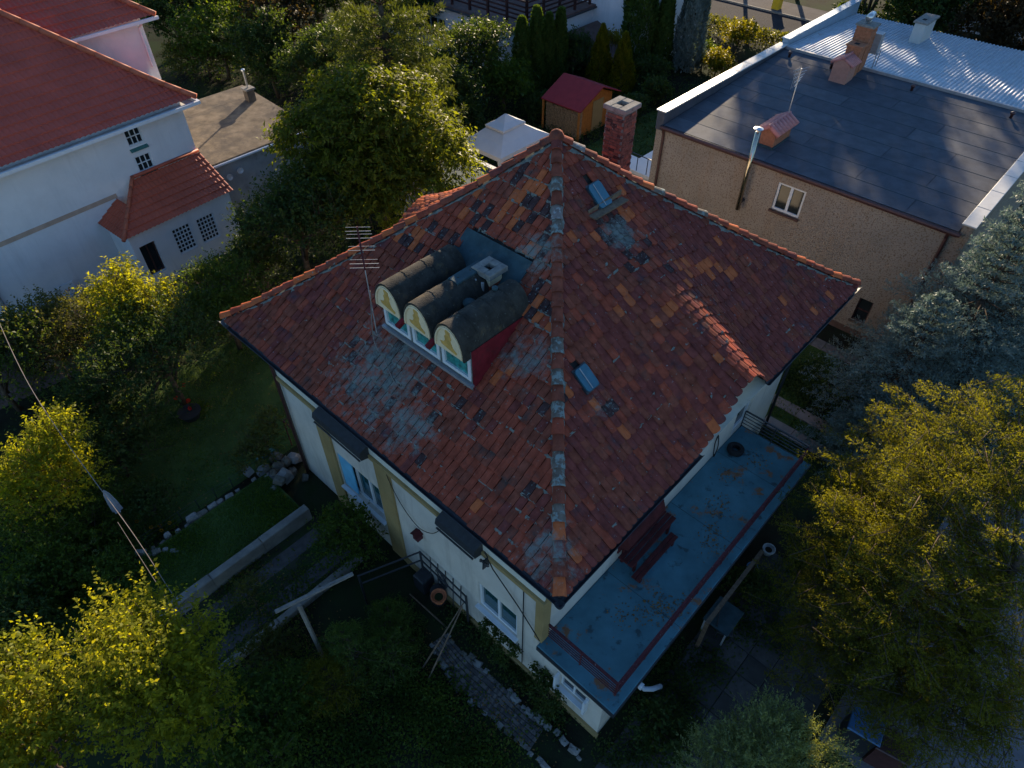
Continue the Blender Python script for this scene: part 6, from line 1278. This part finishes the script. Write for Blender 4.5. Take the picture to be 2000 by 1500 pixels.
tb2 = thing('garden_table', 'grey blue garden table half hidden under the terrace', 'table', W(4.75, -1.75), HR); q = MB(); q.cbox(-.42, .42, -.35, .35, .66, .70, .012); q.build('top', M['patch_felt'], tb2)
for x in (-.36, .36):
    for y in (-.29, .29): q = MB(); q.bar((x, y, 0), (x, y, .66), .04, .04, (1, 0, 0)); q.build('leg', M['plastic_grey'], tb2)
ch_ = thing('garden_chair', 'black metal garden chair beside the grey table', 'chair', P(1410, 1240), HR + .4); q = MB(); q.cbox(-.2, .2, -.2, .2, .4, .43, .01); q.build('seat', M['metal_dark'], ch_); q = MB(); q.tube([(-.2, .2, .42), (-.2, .26, .8), (.2, .26, .8), (.2, .2, .42)], .015, 6); q.build('backrest', M['metal_dark'], ch_)
for x in (-.18, .18):
    for y in (-.18, .18): q = MB(); q.bar((x, y, 0), (x, y, .4), .025, .025, (1, 0, 0)); q.build('leg', M['metal_dark'], ch_)
bn = thing('wheelie_bin', 'dark bin with a blue lid under the golden yew', 'bin', P(1662, 1445), HR + .15)
q = MB(); q.prism([(-.26, -.3, 0), (.26, -.3, 0), (.26, .3, 0), (-.26, .3, 0)], (0, 0, .95)); q.build('body', M['plastic_black'], bn); q = MB(); q.cbox(-.3, .3, -.36, .34, .952, 1.0, .02); q.build('lid', M['plastic_blue'], bn); q = MB(); q.tube([(-.25, -.38, .95), (.25, -.38, .95)], .02, 6); q.build('handle', M['plastic_black'], bn)
for x in (-.22, .22): q = MB(); q.tube([(x - .03, -.3, .09), (x + .03, -.3, .09)], .09, 12); q.build('wheel', M['rubber'], bn)
bn = thing('wheelie_bin', 'dark brown bin behind the blue lidded one', 'bin', P(1715, 1480), HR + .2); q = MB(); q.prism([(-.26, -.3, 0), (.26, -.3, 0), (.26, .3, 0), (-.26, .3, 0)], (0, 0, .9)); q.build('body', M['metal_brown'], bn); q = MB(); q.cbox(-.3, .3, -.36, .34, .902, .95, .02); q.build('lid', M['metal_brown'], bn)
yb_ = thing('street_bin', 'yellow street bin beside the road at the top', 'bin', W(51, 21), HR); yb_.scale = (.7, .7, .75); q = MB(); q.prism([(-.4, -.4, .16), (.4, -.4, .16), (.4, .4, .16), (-.4, .4, .16)], (0, 0, 1.3)); q.build('body', M['yellow'], yb_); q = MB(); q.cbox(-.45, .45, -.45, .45, 1.422, 1.55, .04); q.build('lid', M['yellow'], yb_)
# umbrella, flowers
um = thing('garden_umbrella', 'closed white and blue garden umbrella leaning in the left garden', 'umbrella', P(258, 1035)); q = MB(); q.tube([(0, 0, 0), (0, 0, 1.9)], .02, 6); q.build('pole', M['timber'], um); vs = []; q = MB()
for z, r in ((1.0, .14), (1.4, .12), (1.75, .08), (1.95, .015)):
    for j in range(12): t = 2 * math.pi * j / 12; rr_ = r * (1 if j % 2 else .55); vs.append((math.cos(t) * rr_, math.sin(t) * rr_, z))
q.add(vs, [(i * 12 + j, i * 12 + (j + 1) % 12, (i + 1) * 12 + (j + 1) % 12, (i + 1) * 12 + j) for i in range(3) for j in range(12)]); q.build('cloth', M['cloth_white'], um)
def ball_plant(name, label, p, heads, r, m, h):
    t = thing(name, label, 'flowers', p)
    for i in range(heads):
        c = np.array([random.gauss(0, .28), random.gauss(0, .28), h * random.uniform(.6, 1.1)]); q = MB(); q.tube([(c[0] * .3, c[1] * .3, 0), c], .008, 4); q.build('stem', M['lf_dark'], t); n = 60; d = rdir(n); me = leaf_mesh('flower_head', d * r * .7, d, rdir(n), r * .5, r * .45, rng.random(n), m); o = link('flower_head', me, t, c)
    n = 260; d = rdir(n); d[:, 2] = abs(d[:, 2]); link('foliage', leaf_mesh('foliage', d * rng.uniform(.1, .45, n)[:, None] * (1, 1, h), unit(d + (0, 0, .3)), rdir(n), .1, .06, rng.random(n), M['lf_green']), t); return t
M['pet_pale'] = leafmat('petal_pale', (.2, .27, .1), (.36, .42, .2), .3, tcol=(1, 1, .8)); M['pet_red'] = leafmat('petal_red', (.5, .015, .012), (.65, .03, .02), .3, tcol=(1, .8, .8)); M['pet_pink'] = leafmat('petal_pink', (.4, .03, .1), (.5, .06, .15), .3, tcol=(1, 1, 1)); M['pet_orange'] = leafmat('petal_orange', (.45, .16, .015), (.55, .3, .02), .3, tcol=(1, 1, .6))
ball_plant('hydrangea', 'hydrangea with pale green flower balls in the left garden', P(170, 1090), 8, .085, M['pet_pale'], .7)
ball_plant('flower_tub', 'pot of bright red flowers under the dark fruit tree', P(383, 805), 5, .06, M['pet_red'], .6); q = MB(); q.lathe([(.25, 0), (.38, .3), (.34, .3), (.0, .26)], (0, 0, 0), 16); o = q.build('planter_bowl', M['plastic_black'], loc=P(375, 815)); tag(o, 'wide dark bowl planter below the red flowers', 'planter')
ball_plant('flowers', 'orange marigolds beside the row of light stones', P(322, 1035), 5, .05, M['pet_orange'], .35)
ball_plant('flowers', 'pink blooms among the plants at the left edge', P(38, 1010), 4, .05, M['pet_pink'], .6)
tr_ = MB(); tr_.cbox(-.3, .3, -.08, .08, 0, .12, .02); o = tr_.build('planter_box', M['green_sill'], loc=P(520, 890), rz=HR); tag(o, 'green planter box at the edge of the shaded lawn', 'planter')
fr2 = MB(); p0 = LOC(P(553, 822, 1.2)); fr2.tube([(p0[0], p0[1], 1.2), (p0[0] + .9, p0[1], 1.2), (p0[0] + .9, p0[1] - .1, 0)], .02, 5); fr2.tube([(p0[0], p0[1], 1.2), (p0[0], p0[1] - .5, 1.2), (p0[0] , p0[1] - .5, 0)], .02, 5); fr2.tube([(p0[0], p0[1], 1.2), (p0[0], p0[1], 0)], .02, 5); o = fr2.build('pipe_frame', M['rust'], loc=W(0, 0), rz=HR); tag(o, 'thin rusty pipe frame behind the house corner', 'frame')
# garden wire fence
fn = thing('wire_fence', 'low wire fence with thin posts along the shaded lawn', 'fence', W(0, 0), HR)
for k in range(9): u = -4.2 + k * .55; q = MB(); q.tube([(u, 11.35, 0), (u, 11.35, .55)], .012, 5); q.build('post', M['metal_dark'], fn)
for z in (.2, .38, .53): q = MB(); q.tube([(-4.2, 11.35, z), (.2, 11.35, z)], .005, 4); q.build('wire', M['metal_dark'], fn)
# overhead cables
ck = MB(); ck.tube(catm([P(-60, 490, 5.4), P(30, 700, 4.9), P(112, 838, 4.5), P(255, 1035, 4.0), P(330, 1150, 3.6), P(392, 1243, 3.3)], 8), .009, 5); o = ck.build('overhead_cable', M['cable_pale'], loc=(0, 0, 0)); tag(o, 'pale overhead cable crossing the left garden', 'cable')
ck = MB(); ck.tube(catm([P(230, 1020, 3.6), P(300, 1130, 3.4), P(345, 1200, 3.2), P(372, 1256, 3.0)], 8), .006, 5); o = ck.build('overhead_cable', M['cable_pale']); tag(o, 'thinner second cable beside the pale overhead cable', 'cable')
# parked car
cr_ = thing('parked_car', 'black car parked on the yard of the white house, half hidden by leaves', 'car', P(140, 668), LR + R(8))
sec = [(-2.0, .35, .62, .62, .55), (-1.9, .25, .8, .82, .8), (-1.2, .2, .92, .86, .84), (-.55, .2, .97, .87, .86), (.9, .2, .97, .87, .86), (1.6, .22, .86, .85, .8), (1.98, .35, .7, .75, .6)]
vs = []
for x, z0, z1, w0, w1 in sec: vs += [(x, -w0 + .04, z0), (x, -w0, (z0 + z1) / 2), (x, -w1 + .05, z1), (x, w1 - .05, z1), (x, w0, (z0 + z1) / 2), (x, w0 - .04, z0)]
q = MB(); n = 6; q.add(vs, [(i * n + j, i * n + (j + 1) % n, (i + 1) * n + (j + 1) % n, (i + 1) * n + j) for i in range(len(sec) - 1) for j in range(n)] + [tuple(range(6))[::-1], tuple(range(36, 42))]); q.build('body', M['car_black'], cr_, smooth=False)
q = MB(); vs = [(x, s * w, z) for x, w, z in ((-1.75, .72, .93), (-1.1, .6, 1.4), (.15, .6, 1.42), (.95, .72, .98)) for s in (-1, 1)]; q.add(vs, [(0, 1, 3, 2), (4, 5, 7, 6), (0, 2, 4, 6), (1, 7, 5, 3)]); q.build('windows', M['glass'], cr_); q = MB(); q.add([(-1.12, -.61, 1.4), (-1.12, .61, 1.4), (.17, .61, 1.42), (.17, -.61, 1.42), (-1.1, -.58, 1.45), (-1.1, .58, 1.45), (.1, .58, 1.47), (.1, -.58, 1.47)], [(4, 7, 6, 5), (0, 4, 5, 1), (1, 5, 6, 2), (2, 6, 7, 3), (3, 7, 4, 0)]); q.build('roof', M['car_black'], cr_)
for x in (-1.25, 1.2):
    for s in (-1, 1): q = MB(); q.tube([(x, s * .66, .31), (x, s * .86, .31)], .31, 16); wo_ = q.build('wheel', M['rubber'], cr_); q = MB(); q.tube([(x, s * .862, .31), (x, s * .872, .31)], .19, 12); q.build('rim', M['alu'], wo_)
for s in (-1, 1): q = MB(); q.box(1.9, 2.0, s * .58 - .14, s * .58 + .14, .55, .68); q.build('headlight', M['white_metal'], cr_)

# fallen leaves
M['litter'] = leafmat('dry_leaf', (.1, .05, .02), (.3, .17, .05), .15, tcol=(1, 1, 1))
def litter(label, centres, n, spread, z, size=.05):
    c = np.array(centres, float); i = rng.integers(len(c), size=n); xy = c[i, :2] + rng.normal(size=(n, 2)) * spread
    if z > 1: loc_ = np.array([LOC((a, b, 0)) for a, b in xy]); ok = (loc_[:, 0] > .45) & (loc_[:, 0] < 9.2) & (loc_[:, 1] > -1.33) & (loc_[:, 1] < .72); xy = xy[ok]
    m = len(xy); pos = np.concatenate([xy, np.full((m, 1), z) + rng.random((m, 1)) * .012], 1); d = rdir(m); d[:, 2] *= .15
    o = link('fallen_leaves', leaf_mesh('fallen_leaves', pos, d, unit(rdir(m) * .25 + np.array([0, 0, 1.])), size * rng.uniform(.6, 1.4, m), size * .6, rng.random(m), M['litter'])); tag(o, label, 'leaves', kind='stuff')
litter('dry leaves blown into patches on the blue terrace', [W(u, v) for u, v in ((6.2, -.3), (6.5, -.2), (5.6, -.5), (5.2, -.75), (3.1, -.6), (2.9, -.8), (2.6, -.55), (3.3, -1.0), (7.4, .1), (2.2, -.2), (8.3, -.2))], 520, .17, TZ + .006, .05)
litter('yellow leaves fallen on the shaded lawn', [W(u, v) for u in np.arange(-5, 4.5, 1.2) for v in np.arange(11.8, 17, 1.2)], 700, .7, .05, .06)
litter('leaves scattered over the front garden and its path', [P(x, y) for x, y in ((600, 1250), (700, 1400), (850, 1300), (950, 1380), (1000, 1440), (520, 1180), (900, 1450), (480, 1120))], 900, .55, .07, .055)
litter('leaves lying on the driveway blocks', [P(x, y) for x, y in ((1850, 1450), (1950, 1400), (1900, 1490), (1780, 1480))], 260, .5, .05, .06)
